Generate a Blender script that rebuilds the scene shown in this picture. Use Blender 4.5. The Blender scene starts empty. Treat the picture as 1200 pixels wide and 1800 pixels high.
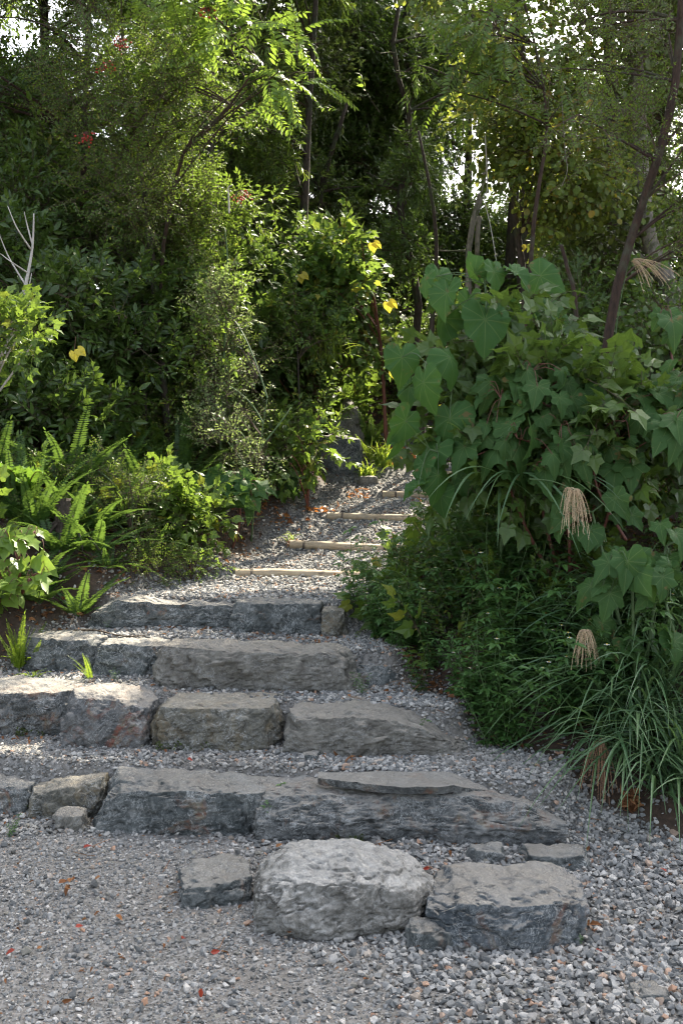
import bpy, bmesh, math, random
import numpy as np
R = math.radians
rng = np.random.default_rng(7)
random.seed(7)
SC = bpy.context.scene
COL = SC.collection

# ------------------------------------------------------------------ camera, world, sun, exposure
F_PX = 1750.0                      # focal length in photograph pixels
PITCH = math.atan(100 / F_PX)
CAM_H = 1.6
cam_d = bpy.data.cameras.new("camera")
cam_d.sensor_fit = 'VERTICAL'; cam_d.sensor_height = 36; cam_d.lens = F_PX / 1800 * 36
cam_d.clip_start = 0.05; cam_d.clip_end = 500
cam = bpy.data.objects.new("camera", cam_d); COL.objects.link(cam)
cam.location = (0, 0, CAM_H); cam.rotation_euler = (math.pi / 2 - PITCH, 0, 0)
SC.camera = cam

SUN_ELEV = R(45); SUN_AZ = R(28)       # azimuth from +Y, positive = towards the right: the sun stands beyond the trees
SUN_V = np.array([math.sin(SUN_AZ) * math.cos(SUN_ELEV), math.cos(SUN_AZ) * math.cos(SUN_ELEV), math.sin(SUN_ELEV)])
w = bpy.data.worlds.new("World"); SC.world = w; w.use_nodes = True
nt = w.node_tree; bg = nt.nodes['Background']
sky = nt.nodes.new('ShaderNodeTexSky'); sky.sky_type = 'NISHITA'; sky.sun_disc = False
sky.sun_elevation = SUN_ELEV; sky.sun_rotation = SUN_AZ
sky.air_density = 1.0; sky.dust_density = 5.0; sky.ozone_density = 1.0
hz = nt.nodes.new('ShaderNodeHueSaturation'); hz.inputs['Saturation'].default_value = .52      # thin white haze over the sky
nt.links.new(sky.outputs[0], hz.inputs['Color']); nt.links.new(hz.outputs[0], bg.inputs[0]); bg.inputs[1].default_value = 0.15
sd = bpy.data.lights.new("sun", 'SUN'); sd.energy = 5.0; sd.angle = R(0.53); sd.color = (1.0, 0.9, 0.74)
sun = bpy.data.objects.new("sun", sd); COL.objects.link(sun)
from mathutils import Vector
sun.rotation_euler = Vector(SUN_V).to_track_quat('Z', 'Y').to_euler()
SC.view_settings.view_transform = 'Standard'; SC.view_settings.look = 'None'
SC.view_settings.exposure = 2.0; SC.view_settings.gamma = 1
SC.view_settings.use_curve_mapping = False
cy = SC.cycles
cy.max_bounces = 8; cy.diffuse_bounces = 4; cy.glossy_bounces = 2; cy.transmission_bounces = 4
SC.cycles.filter_width = 1.15; cy.denoising_prefilter = 'FAST'; cy.sample_clamp_indirect = 4; cy.caustics_reflective = False; cy.caustics_refractive = False

# ------------------------------------------------------------------ pixel <-> world
def P(px, py, d):
    dx = (px - 600) / F_PX; dy = (900 - py) / F_PX
    cp, sp = math.cos(PITCH), math.sin(PITCH)
    v = np.array([dx, cp + dy * sp, -sp + dy * cp])
    return np.array([0, 0, CAM_H]) + v * (d / v[1])
def GR(px, py, a=3.0, b=20.0):      # where the view ray through a pixel meets the terrain
    d = np.arange(a, b, .02); pts = np.array([P(px, py, q) for q in d]); k = np.nonzero(pts[:, 2] < H(pts[:, 0], pts[:, 1]))[0]
    return pts[k[0]] if len(k) else pts[-1]
def GD(py, z):                      # distance at which image row py meets height z
    dy = (900 - py) / F_PX; cp, sp = math.cos(PITCH), math.sin(PITCH)
    return (z - CAM_H) * (cp + dy * sp) / (-sp + dy * cp)

# ------------------------------------------------------------------ noise
def _h(ix, iy, iz, seed):
    n = (ix * 374761393 + iy * 668265263 + iz * 2147483647 + seed * 974634777) & 0xffffffff
    n = ((n ^ (n >> 13)) * 1274126177) & 0xffffffff
    n = ((n ^ (n >> 16)) * 2246822519) & 0xffffffff
    return ((n ^ (n >> 15)) & 0xffffff) / float(0xffffff)
def vnoise(p, seed=0):
    p = np.asarray(p, float); i = np.floor(p).astype(np.int64); f = p - i; u = f * f * (3 - 2 * f)
    r = 0
    for a in (0, 1):
        for b in (0, 1):
            for c in (0, 1):
                wgt = (u[:, 0] if a else 1 - u[:, 0]) * (u[:, 1] if b else 1 - u[:, 1]) * (u[:, 2] if c else 1 - u[:, 2])
                r = r + wgt * _h(i[:, 0] + a, i[:, 1] + b, i[:, 2] + c, seed)
    return r * 2 - 1
def fbm(p, seed=0, o=4, g=.5):
    r = 0; a = 1; s = 0
    for k in range(o):
        r = r + a * vnoise(np.asarray(p) * 2 ** k + 17.3 * k, seed + k); s += a; a *= g
    return r / s
def sst(x): x = np.clip(x, 0, 1); return x * x * (3 - 2 * x)

# ------------------------------------------------------------------ materials
def mat(name):
    m = bpy.data.materials.new(name); m.use_nodes = True
    t = m.node_tree; b = t.nodes['Principled BSDF']; return m, t, b
def N(t, kind, **kw):
    n = t.nodes.new(kind)
    for k, v in kw.items():
        if k in n.inputs.keys() if isinstance(k, str) else False: n.inputs[k].default_value = v
        else: setattr(n, k, v)
    return n
def ramp(t, fac, stops, interp='LINEAR'):
    n = t.nodes.new('ShaderNodeValToRGB'); n.color_ramp.interpolation = interp
    while len(n.color_ramp.elements) < len(stops): n.color_ramp.elements.new(.5)
    for e, (p, c) in zip(n.color_ramp.elements, stops):
        e.position = p; e.color = (*c, 1) if len(c) == 3 else c
    t.links.new(fac, n.inputs[0]); return n.outputs[0]
def mix(t, fac, a, b, mode='MIX'):
    n = t.nodes.new('ShaderNodeMix'); n.data_type = 'RGBA'; n.blend_type = mode
    for s, v in ((n.inputs[0], fac), (n.inputs[6], a), (n.inputs[7], b)):
        if isinstance(v, (int, float)): s.default_value = v
        elif isinstance(v, tuple): s.default_value = (*v, 1)
        else: t.links.new(v, s)
    return n.outputs[2]
def noise(t, scale, detail=5, rough=.6, coord=None, w=None, dist=0):
    n = t.nodes.new('ShaderNodeTexNoise'); n.inputs['Scale'].default_value = scale
    n.inputs['Detail'].default_value = detail; n.inputs['Roughness'].default_value = rough
    n.inputs['Distortion'].default_value = dist
    if coord is not None: t.links.new(coord, n.inputs['Vector'])
    return n.outputs[0]
def mth(t, op, a, b=None, clamp=False):
    n = t.nodes.new('ShaderNodeMath'); n.operation = op; n.use_clamp = clamp
    for s, v in zip(n.inputs, (a, b)):
        if v is None: continue
        if isinstance(v, (int, float)): s.default_value = v
        else: t.links.new(v, s)
    return n.outputs[0]
def bump(t, h, strength, dist, b, prev=None):
    n = t.nodes.new('ShaderNodeBump'); n.inputs['Strength'].default_value = strength; n.inputs['Distance'].default_value = dist
    t.links.new(h, n.inputs['Height'])
    if prev is not None: t.links.new(prev, n.inputs['Normal'])
    if b is not None: t.links.new(n.outputs[0], b.inputs['Normal'])
    return n.outputs[0]

def leafmat(name, dark, mid, light, trans=(.22, .34, .04), tf=.35, rough=.42, spec=.45, vein=0, rare=None):
    m, t, b = mat(name); dark, mid, light = [tuple(v * 1.25 for v in q) for q in (dark, mid, light)]
    g = t.nodes.new('ShaderNodeNewGeometry')
    stops = [(0, dark), (.5, mid), (.93 if rare else 1, light)]
    if rare: stops.append((.975, rare))
    c = ramp(t, g.outputs['Random Per Island'], stops)
    tc = t.nodes.new('ShaderNodeTexCoord')
    oi = t.nodes.new('ShaderNodeObjectInfo')
    c = mix(t, mth(t, 'MULTIPLY', noise(t, 1.7, 2, .5, tc.outputs['Object']), .5), c, light)
    tcol = mix(t, .5, c, trans)
    if vein:
        uv = t.nodes.new('ShaderNodeUVMap'); sx = t.nodes.new('ShaderNodeSeparateXYZ'); t.links.new(uv.outputs[0], sx.inputs[0])
        ang = mth(t, 'ARCTAN2', sx.outputs[0], sx.outputs[1])
        r = mth(t, 'POWER', mth(t, 'ADD', mth(t, 'POWER', sx.outputs[0], 2), mth(t, 'POWER', sx.outputs[1], 2)), .5)
        k = mth(t, 'PINGPONG', ang, .35)                     # palmate veins, every 0.7 rad
        dd = mth(t, 'MULTIPLY', r, k)
        v1 = mth(t, 'LESS_THAN', dd, .011)
        s2 = mth(t, 'ADD', mth(t, 'MULTIPLY', mth(t, 'ABSOLUTE', sx.outputs[0]), 1.2), mth(t, 'MULTIPLY', sx.outputs[1], -1))
        v2 = mth(t, 'LESS_THAN', mth(t, 'PINGPONG', s2, .055), .0035)
        vv = mth(t, 'MAXIMUM', mth(t, 'MULTIPLY', v1, .2), mth(t, 'MULTIPLY', v2, .06))
        c = mix(t, vv, c, (.3, .36, .13)); tcol = mix(t, vv, tcol, (.3, .36, .13))
        c = mix(t, mth(t, 'GREATER_THAN', noise(t, 11, 6, .7, tc.outputs['Object']), .63), c, (.15, .12, .045))
    t.links.new(c, b.inputs['Base Color'])
    b.inputs['Roughness'].default_value = rough; b.inputs['Specular IOR Level'].default_value = spec
    tr = t.nodes.new('ShaderNodeBsdfTranslucent'); t.links.new(tcol, tr.inputs[0])
    ms = t.nodes.new('ShaderNodeMixShader'); ms.inputs[0].default_value = tf
    t.links.new(b.outputs[0], ms.inputs[1]); t.links.new(tr.outputs[0], ms.inputs[2])
    t.links.new(ms.outputs[0], t.nodes['Material Output'].inputs[0])
    return m
def barkmat(name, a, b_, scale=18, moss=None):
    m, t, b = mat(name); tc = t.nodes.new('ShaderNodeTexCoord')
    mp = t.nodes.new('ShaderNodeMapping'); mp.inputs['Scale'].default_value = (1, 1, .3); t.links.new(tc.outputs['Object'], mp.inputs[0])
    n = noise(t, scale, 8, .7, mp.outputs[0]); c = ramp(t, n, [(.3, a), (.7, b_)])
    if moss: c = mix(t, ramp(t, noise(t, 5, 5, .6, tc.outputs['Object']), [(.5, (0, 0, 0)), (.62, (1, 1, 1))]), c, moss)
    t.links.new(c, b.inputs['Base Color']); b.inputs['Roughness'].default_value = .9
    bump(t, noise(t, scale * 2.2, 8, .7, mp.outputs[0]), .8, .012, b); return m
def plain(name, c, rough=.7, var=.25, scale=20, bmp=.3):
    m, t, b = mat(name); tc = t.nodes.new('ShaderNodeTexCoord')
    n = noise(t, scale, 5, .6, tc.outputs['Object'])
    t.links.new(ramp(t, n, [(.25, tuple(x * (1 - var) for x in c)), (.75, tuple(min(1, x * (1 + var)) for x in c))]), b.inputs['Base Color'])
    b.inputs['Roughness'].default_value = rough; bump(t, n, bmp, .004, b); return m
def rockmat(name, deep, mid, pale, vein=.5, rust=0, rustc=(.25, .1, .05), topc=(.39, .34, .275), topf=.65, lay=1.0, seed=0):
    m, t, b = mat(name); tc = t.nodes.new('ShaderNodeTexCoord'); ge = t.nodes.new('ShaderNodeNewGeometry')
    oi = t.nodes.new('ShaderNodeObjectInfo')
    va = t.nodes.new('ShaderNodeVectorMath'); va.operation = 'ADD'
    sc = t.nodes.new('ShaderNodeVectorMath'); sc.operation = 'SCALE'; sc.inputs[0].default_value = (13, 7, 5)
    t.links.new(oi.outputs['Random'], sc.inputs['Scale'])
    t.links.new(tc.outputs['Object'], va.inputs[0]); t.links.new(sc.outputs[0], va.inputs[1]); co = va.outputs[0]
    n1 = noise(t, 4.5, 7, .62, co, dist=.6); n2 = noise(t, 17, 9, .7, co, dist=1.2); n3 = noise(t, 70, 6, .7, co)
    c = ramp(t, n1, [(.32, deep), (.5, mid), (.72, pale)])
    c = mix(t, .6, c, ramp(t, n2, [(.42, deep), (.54, mid), (.68, pale)]))
    vl = t.nodes.new('ShaderNodeTexVoronoi'); vl.inputs['Scale'].default_value = 26; t.links.new(co, vl.inputs[0])
    c = mix(t, mth(t, 'MULTIPLY', ramp(t, mth(t, 'ADD', vl.outputs['Distance'], mth(t, 'MULTIPLY', mth(t, 'SUBTRACT', n3, .5), .5)), [(.12, (1, 1, 1)), (.26, (0, 0, 0))]), ramp(t, n1, [(.48, (0, 0, 0)), (.6, (.7, .7, .7))])), c, pale)
    c = mix(t, ramp(t, n3, [(.5, (0, 0, 0)), (.75, (.28, .28, .28))]), c, pale)
    # pale mineral veins and lime scratches
    for s_, wd, k in ((6, .007, vein * .8), (14, .009, vein * .75), (30, .012, vein * .22)):
        nv = noise(t, s_, 6, .65, co, dist=1.5)
        v = mth(t, 'LESS_THAN', mth(t, 'ABSOLUTE', mth(t, 'SUBTRACT', nv, .5)), wd)
        br = ramp(t, noise(t, 6, 3, .5, co), [(.38, (.15, .15, .15)), (.55, (1, 1, 1))])
        c = mix(t, mth(t, 'MULTIPLY', mth(t, 'MULTIPLY', v, br), k), c, (.5, .51, .49))
    if rust:
        rr = ramp(t, noise(t, 5.5, 6, .7, co, dist=.8), [(.62 - .2 * rust, (0, 0, 0)), (.72 - .15 * rust, (1, 1, 1))])
        c = mix(t, mth(t, 'MULTIPLY', rr, .7), c, mix(t, ramp(t, n2, [(.4, (0, 0, 0)), (.6, (1, 1, 1))]), rustc, (.21, .18, .11)))
    # dust and grit that settled on the upward faces
    sz = t.nodes.new('ShaderNodeSeparateXYZ'); t.links.new(ge.outputs['Normal'], sz.inputs[0])
    up = ramp(t, mth(t, 'ADD', sz.outputs[2], mth(t, 'MULTIPLY', mth(t, 'SUBTRACT', n2, .5), .5)), [(.62, (0, 0, 0)), (.92, (1, 1, 1))])
    c = mix(t, mth(t, 'MULTIPLY', up, topf), c, mix(t, n1, topc, pale))
    # damp moss line in the lowest few centimetres
    t.links.new(c, b.inputs['Base Color']); b.inputs['Roughness'].default_value = .82
    b.inputs['Specular IOR Level'].default_value = .35
    n4 = noise(t, 38, 8, .75, co, dist=.4); q = bump(t, n1, .5, .03, None); q = bump(t, n2, .8, .018, None, q); q = bump(t, n4, 1, .012, None, q); bump(t, n3, .9, .006, b, q)
    return m

M = {}
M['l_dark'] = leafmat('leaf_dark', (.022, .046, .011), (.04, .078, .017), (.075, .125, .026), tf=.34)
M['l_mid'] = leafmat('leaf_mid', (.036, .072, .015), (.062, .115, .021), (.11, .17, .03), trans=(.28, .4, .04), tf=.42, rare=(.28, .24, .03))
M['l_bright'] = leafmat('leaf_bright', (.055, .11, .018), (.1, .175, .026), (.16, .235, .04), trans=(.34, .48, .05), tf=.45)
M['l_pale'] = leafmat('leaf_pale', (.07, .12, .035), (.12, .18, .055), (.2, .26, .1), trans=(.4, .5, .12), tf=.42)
M['l_fresh'] = leafmat('leaf_fresh', (.035, .085, .02), (.06, .13, .028), (.1, .18, .035), trans=(.34, .44, .05), tf=.42, rare=(.4, .34, .04))
M['l_yellow'] = leafmat('leaf_yellowing', (.05, .09, .02), (.085, .14, .025), (.14, .18, .035), trans=(.38, .4, .05), tf=.45, rare=(.42, .26, .03))
M['l_gloss'] = leafmat('leaf_glossy', (.018, .038, .009), (.032, .062, .014), (.06, .1, .022), tf=.26, rough=.33, spec=.38)
M['l_olive'] = leafmat('leaf_olive', (.04, .065, .02), (.07, .1, .03), (.12, .14, .045), tf=.3)
M['l_big'] = leafmat('leaf_big', (.013, .045, .014), (.024, .075, .02), (.06, .13, .03), trans=(.2, .36, .03), tf=.36, rough=.6, spec=.22, vein=1)
M['l_lobed'] = leafmat('leaf_lobed', (.011, .036, .011), (.024, .066, .018), (.06, .12, .03), trans=(.16, .28, .03), tf=.32, rough=.6, spec=.22, vein=1)
M['l_fern'] = leafmat('fern_green', (.022, .058, .014), (.036, .088, .018), (.065, .12, .026), tf=.34)
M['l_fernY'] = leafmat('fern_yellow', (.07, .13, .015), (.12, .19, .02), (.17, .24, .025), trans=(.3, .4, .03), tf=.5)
M['l_nest'] = leafmat('nest_fern_green', (.04, .09, .015), (.055, .12, .018), (.08, .15, .02), trans=(.2, .32, .03), tf=.45)
M['l_weed'] = leafmat('weed_green', (.026, .07, .022), (.042, .1, .028), (.07, .145, .035), tf=.34)
M['l_grass'] = leafmat('grass_blue_green', (.03, .075, .035), (.055, .115, .05), (.1, .165, .07), tf=.3, rough=.4)
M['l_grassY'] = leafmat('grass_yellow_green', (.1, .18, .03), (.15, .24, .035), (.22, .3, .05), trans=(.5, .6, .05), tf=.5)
M['l_dry'] = leafmat('dry_leaf', (.06, .026, .014), (.13, .05, .022), (.24, .12, .055), trans=(.3, .15, .04), tf=.25, rough=.8, spec=.2)
M['l_red'] = leafmat('red_leaf', (.16, .02, .015), (.24, .03, .02), (.3, .06, .03), trans=(.6, .1, .03), tf=.3)
M['l_orange'] = leafmat('orange_leaf', (.14, .05, .02), (.25, .09, .028), (.36, .16, .045), trans=(.4, .16, .04), tf=.35)
M['l_yel'] = leafmat('yellow_leaf', (.36, .3, .03), (.42, .36, .04), (.48, .42, .06), trans=(.7, .6, .04), tf=.45)
M['twig'] = barkmat('twig', (.05, .035, .022), (.12, .085, .055), 30)
M['stemg'] = plain('green_stem', (.07, .12, .04), .6)
M['stemr'] = plain('red_stem', (.14, .05, .035), .6)
M['bark_red'] = barkmat('bark_reddish', (.014, .008, .005), (.075, .042, .026), 40, moss=(.06, .058, .035))
M['bark_pale'] = barkmat('bark_pale', (.1, .085, .07), (.34, .31, .26), 14, moss=(.06, .075, .03))
M['bark_dark'] = barkmat('bark_dark', (.018, .014, .011), (.09, .065, .05), 34, moss=(.05, .06, .03))
M['bark_white'] = barkmat('bark_bleached', (.3, .27, .24), (.6, .57, .52), 22)
M['plume'] = plain('plume', (.50, .38, .24), .8, .3, 60)
M['plumer'] = plain('plume_reddish', (.34, .2, .12), .8, .3, 60)
M['petal'] = plain('petal', (.75, .75, .7), .6, .05)
M['pollen'] = plain('pollen', (.5, .33, .04), .7, .2)
M['berry'] = plain('berry', (.4, .02, .015), .35, .3)
M['moss'] = plain('moss', (.06, .08, .02), .95, .5, 60, 1)
M['tie'] = plain('tie', (.03, .022, .018), .6, .3, 60)
M['r_blue'] = rockmat('rock_blue_grey', (.032, .04, .04), (.098, .11, .106), (.28, .285, .27), .9, rust=.16, topc=(.4, .345, .275))
M['r_rust'] = rockmat('rock_rusty', (.04, .046, .046), (.12, .125, .12), (.3, .3, .28), .8, rust=.45)
M['r_red'] = rockmat('rock_red_stained', (.05, .056, .058), (.14, .142, .138), (.33, .32, .3), .7, rust=.6, rustc=(.3, .09, .05))
M['r_ochre'] = rockmat('rock_ochre_stained', (.05, .052, .044), (.135, .13, .105), (.33, .31, .25), .9, rust=.75, rustc=(.2, .14, .07))
M['r_tan'] = rockmat('rock_tan_grey', (.1, .092, .078), (.19, .182, .155), (.33, .31, .27), .45, topf=.6)
M['r_pale'] = rockmat('rock_pale', (.07, .066, .054), (.23, .218, .19), (.6, .585, .54), .4, topc=(.6, .585, .55), topf=.4)
M['r_cap'] = rockmat('rock_tan_capped', (.035, .045, .052), (.1, .118, .128), (.27, .28, .28), .8, rust=.25, topc=(.34, .29, .22), topf=.9)

# ------------------------------------------------------------------ mesh accumulation
class Acc:
    def __init__(s): s.V = []; s.F = []; s.Mt = []; s.UV = []; s.n = 0
    def add(s, V, F, m=0, UV=None):
        V = np.asarray(V, float).reshape(-1, 3); F = np.asarray(F, np.int64).reshape(-1, 3)
        s.V.append(V); s.F.append(F + s.n)
        s.Mt.append(np.full(len(F), m) if np.isscalar(m) else np.asarray(m))
        s.UV.append(np.zeros((len(V), 2)) if UV is None else UV); s.n += len(V)
    def arrays(s):
        if not s.V: return None
        return np.concatenate(s.V), np.concatenate(s.F), np.concatenate(s.Mt), np.concatenate(s.UV)
    def mesh(s, name, mats, smooth=False, origin=(0, 0, 0)):
        V, F, Mt, UV = s.arrays(); V = V - np.asarray(origin)
        me = bpy.data.meshes.new(name)
        me.vertices.add(len(V)); me.vertices.foreach_set('co', V.astype(np.float32).ravel())
        me.loops.add(F.size); me.loops.foreach_set('vertex_index', F.astype(np.int32).ravel())
        me.polygons.add(len(F)); me.polygons.foreach_set('loop_start', np.arange(0, F.size, 3, dtype=np.int32))
        me.polygons.foreach_set('loop_total', np.full(len(F), 3, np.int32))
        me.polygons.foreach_set('material_index', Mt.astype(np.int32))
        me.polygons.foreach_set('use_smooth', np.full(len(F), smooth))
        ul = me.uv_layers.new(name='UVMap'); ul.data.foreach_set('uv', UV[F.ravel()].astype(np.float32).ravel())
        for m in mats: me.materials.append(M[m] if isinstance(m, str) else m)
        me.update(calc_edges=True); return me
    def build(s, name, mats, parent=None, smooth=False, loc=None):
        """one object; loc = world origin of a top-level mesh or of the parent thing"""
        o0 = np.zeros(3) if loc is None and parent is None else np.asarray(parent['_o'] if parent is not None else loc, float)
        me = s.mesh(name, mats, smooth, o0); o = bpy.data.objects.new(name, me); COL.objects.link(o)
        if parent is not None: o.parent = parent
        else: o.location = o0
        return o
def thing(name, label, cat, loc, group=None):
    o = bpy.data.objects.new(name, None); COL.objects.link(o); o.location = loc; o.empty_display_size = .1
    o['label'] = label; o['category'] = cat; o['_o'] = [float(x) for x in loc]
    if group: o['group'] = group
    return o
def tag(o, label, cat, group=None):
    o['label'] = label; o['category'] = cat
    if group: o['group'] = group
    return o
def kind(o, k, label=None):
    o['kind'] = k
    if label: o['label'] = label
    return o
def norm(v): v = np.asarray(v, float); return v / np.maximum(np.linalg.norm(v, axis=-1, keepdims=True), 1e-9)
def tube(acc, pts, rad, n=6, m=0, cap=True, wob=0):
    pts = np.asarray(pts, float); k = len(pts); rad = np.broadcast_to(rad, (k,)) if np.ndim(rad) == 0 else np.asarray(rad)
    T = norm(np.gradient(pts, axis=0)); ref = np.array([0, 0, 1.]) if abs(T[0, 2]) < .9 else np.array([1., 0, 0])
    A = norm(np.cross(T, ref)); B = np.cross(T, A)
    th = np.linspace(0, 2 * np.pi, n, endpoint=False)
    rr = rad[:, None] * (1 + (wob * rng.uniform(-1, 1, (k, n)) if wob else 0))
    V = pts[:, None] + rr[..., None] * (np.cos(th)[None, :, None] * A[:, None] + np.sin(th)[None, :, None] * B[:, None])
    i = np.arange(k - 1)[:, None] * n; j = np.arange(n)[None]; j2 = (j + 1) % n
    a, b, c, d = i + j, i + j2, i + n + j2, i + n + j
    F = np.concatenate([np.stack([a, b, c], -1).reshape(-1, 3), np.stack([a, c, d], -1).reshape(-1, 3)])
    V = V.reshape(-1, 3)
    if cap:
        e = len(V); V = np.vstack([V, pts[0], pts[-1]]); j = np.arange(n); j2 = (j + 1) % n
        F = np.vstack([F, np.stack([np.full(n, e), j2, j], 1), np.stack([np.full(n, e + 1), (k - 1) * n + j, (k - 1) * n + j2], 1)])
    acc.add(V, F, m)
def curve(p0, p1, n=6, bend=.1, sag=0):
    p0, p1 = np.asarray(p0, float), np.asarray(p1, float); t = np.linspace(0, 1, n)[:, None]
    L = np.linalg.norm(p1 - p0); off = rng.normal(0, 1, 3) * bend * L
    return p0 + (p1 - p0) * t + off * (t * (1 - t)) + np.array([0, 0, sag * L]) * (t * (1 - t)) * 4
def poly(pts, n):                    # smooth resample of control points
    pts = np.asarray(pts, float); k = len(pts); t = np.linspace(0, k - 1, n); i = np.clip(t.astype(int), 0, k - 2); f = (t - i)[:, None]
    g = lambda q: pts[np.clip(q, 0, k - 1)]
    a, b, c, d = g(i - 1), g(i), g(i + 1), g(i + 2)
    return .5 * (2 * b + (c - a) * f + (2 * a - 5 * b + 4 * c - d) * f ** 2 + (3 * b - a - 3 * c + d) * f ** 3)
def frame(Y, Zhint):
    Y = norm(Y); X = norm(np.cross(Y, Zhint)); Z = np.cross(X, Y); return X, Y, Z
def inst(acc, tpl, pos, Y, Zh, s):
    V, F, Mt, UV = tpl; n = len(pos)
    if n == 0: return
    X, Yn, Z = frame(Y, Zh); s = np.broadcast_to(s, (n,))
    W = (V[None, :, 0:1] * X[:, None] + V[None, :, 1:2] * Yn[:, None] + V[None, :, 2:3] * Z[:, None]) * s[:, None, None] + pos[:, None]
    FF = (F[None] + (np.arange(n) * len(V))[:, None, None]).reshape(-1, 3)
    acc.add(W.reshape(-1, 3), FF, np.tile(Mt, n), np.tile(UV, (n, 1)))

# ------------------------------------------------------------------ leaf templates (unit length along +Y, normal +Z)
def leaf(w=.4, fold=.12, curl=.15, secs=(.28, .65), wf=(1, .75)):
    V = [(0, 0, 0)]; ys = list(secs)
    for y, k in zip(ys, wf):
        z = -curl * y * y; V += [(-w / 2 * k, y, z + fold * w * k), (0, y, z), (w / 2 * k, y, z + fold * w * k)]
    V.append((0, 1, -curl)); F = [(0, 2, 1), (0, 3, 2)]
    for i in range(len(ys) - 1):
        a = 1 + 3 * i; b = a + 3; F += [(a, a + 1, b + 1), (a, b + 1, b), (a + 1, a + 2, b + 2), (a + 1, b + 2, b + 1)]
    a = 1 + 3 * (len(ys) - 1); e = len(V) - 1; F += [(a, a + 1, e), (a + 1, a + 2, e)]
    V = np.array(V, float); F = np.array(F); return V, F, np.zeros(len(F), int), V[:, :2].copy()
def outline_leaf(fn, nr=28, rings=(.35, .7, 1.), cup=.1, droop=.25, wave=.03, seed=0):
    """palmate leaf: fn(angle from tip) -> radius; petiole joins at the origin, tip towards +Y"""
    r_ = np.random.default_rng(seed); th = np.linspace(-np.pi, np.pi, nr, endpoint=False); rad = np.array([fn(t) for t in th])
    V = [(0, 0, 0)]; wv = r_.normal(0, wave, nr)
    for q in rings:
        for i in range(nr):
            x, y = math.sin(th[i]) * rad[i] * q, math.cos(th[i]) * rad[i] * q
            z = -droop * (x * x + y * y) + cup * abs(x) * .5 + wv[i] * q * q
            V.append((x, y, z))
    F = [(0, 1 + (i + 1) % nr, 1 + i) for i in range(nr)]
    for k in range(len(rings) - 1):
        for i in range(nr):
            a, b = 1 + k * nr + i, 1 + k * nr + (i + 1) % nr; c, d = a + nr, b + nr; F += [(a, b, d), (a, d, c)]
    V = np.array(V); F = np.array(F); return V, F, np.zeros(len(F), int), V[:, :2].copy()
def f_heart(t):                      # broad heart with a drip tip
    a = abs(t); r = .56 + .03 * math.cos(3 * t) + .3 * math.exp(-(a / .3) ** 1.2) + .05 * math.exp(-((a - .9) / .3) ** 2)
    r *= 1 - .55 * math.exp(-((math.pi - a) / .25) ** 2); return r
def f_lobe(t):                       # shallow three-lobed leaf with long tip
    a = abs(t); r = .42 + .56 * math.exp(-(a / .38) ** 1.4) + .22 * math.exp(-((a - 1.05) / .25) ** 2) + .1 * math.exp(-((a - 2.1) / .3) ** 2)
    r *= 1 - .55 * math.exp(-((math.pi - a) / .25) ** 2); return r
T_leaf = [leaf(.42, .12, c) for c in (.05, .2, .35)]
T_ell = [leaf(.36, .1, c, (.25, .5, .8), (.8, 1, .6)) for c in (.1, .3)]
T_round = [leaf(.8, .08, c, (.2, .55, .88), (.8, 1, .6)) for c in (.05, .25)]
T_thin = [leaf(.13, .1, c) for c in (.1, .35)]
T_coarse = [leaf(.5, .15, c, (.45,), (1,)) for c in (.1, .3)]
T_heart = [outline_leaf(f_heart, 36, (.3, .55, .8, 1.), cup=c, droop=d, wave=.05, seed=i) for i, (c, d) in enumerate(((.2, .45), (.7, .6), (-.3, .7), (.5, .3), (1.1, .35)))]
T_lobe = [outline_leaf(f_lobe, 28, (.4, .7, 1.), cup=c, droop=d, wave=.05, seed=9 + i) for i, (c, d) in enumerate(((.3, .45), (1.0, .6), (-.2, .8), (.6, .3)))]
T_lobeS = [outline_leaf(f_lobe, 12, (1.,), cup=.4, droop=.35, seed=20 + i) for i in range(2)]
T_heartS = [outline_leaf(f_heart, 12, (1.,), cup=.3, droop=.3, seed=30 + i) for i in range(2)]

def sprig(tp, n=9, L=.2, size=.06, ang=55, pairs=False, droop=.2, seed=0, twist=137, term=True, tw=.0022, pet=0):
    r_ = np.random.default_rng(seed); a = Acc()
    t = np.linspace(0, 1, 5); bend = r_.normal(0, .12, 2)
    C = lambda q: np.stack([bend[0] * L * q ** 2, L * q, (bend[1] - droop * .4) * L * q ** 2], -1)
    tube(a, C(t), np.linspace(tw, tw * .5, 5), 3, 1, False)
    pos, Y, Z, S = [], [], [], []
    for i in range(n):
        q = .15 + .85 * (i + .5) / n
        for sgn in ((1, -1) if pairs else ((1 if i % 2 else -1),)):
            az = (0 if sgn > 0 else math.pi) + (r_.normal(0, .2) if not twist else i * R(twist) * .5 + r_.normal(0, .3))
            s_, c_ = math.sin(R(ang) + r_.normal(0, .12)), math.cos(R(ang))
            y = np.array([math.cos(az) * s_, c_, math.sin(az) * s_ * .7 - droop]); pos.append(C(np.array(q))); Y.append(y)
            Z.append(np.array([0, -.25, 1]) + r_.normal(0, .25, 3)); S.append(size * r_.uniform(.7, 1.15) * (1.15 - .4 * q))
    if term: pos.append(C(np.array(1.))); Y.append(np.array([0, 1, -droop])); Z.append(np.array([0, 0, 1.])); S.append(size)
    pos, Y, Z, S = map(np.array, (pos, Y, Z, S))
    if pet:
        p2 = pos + norm(Y) * (S * pet)[:, None]
        for p, q in zip(pos, p2): tube(a, np.array([p, q]), tw * .5, 3, 1, False)
        pos = p2
    pick = r_.integers(0, len(tp), len(pos))
    for k in range(len(tp)):
        m = pick == k
        if m.any(): inst(a, tp[k], pos[m], Y[m], Z[m], S[m])
    return a.arrays()
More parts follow.
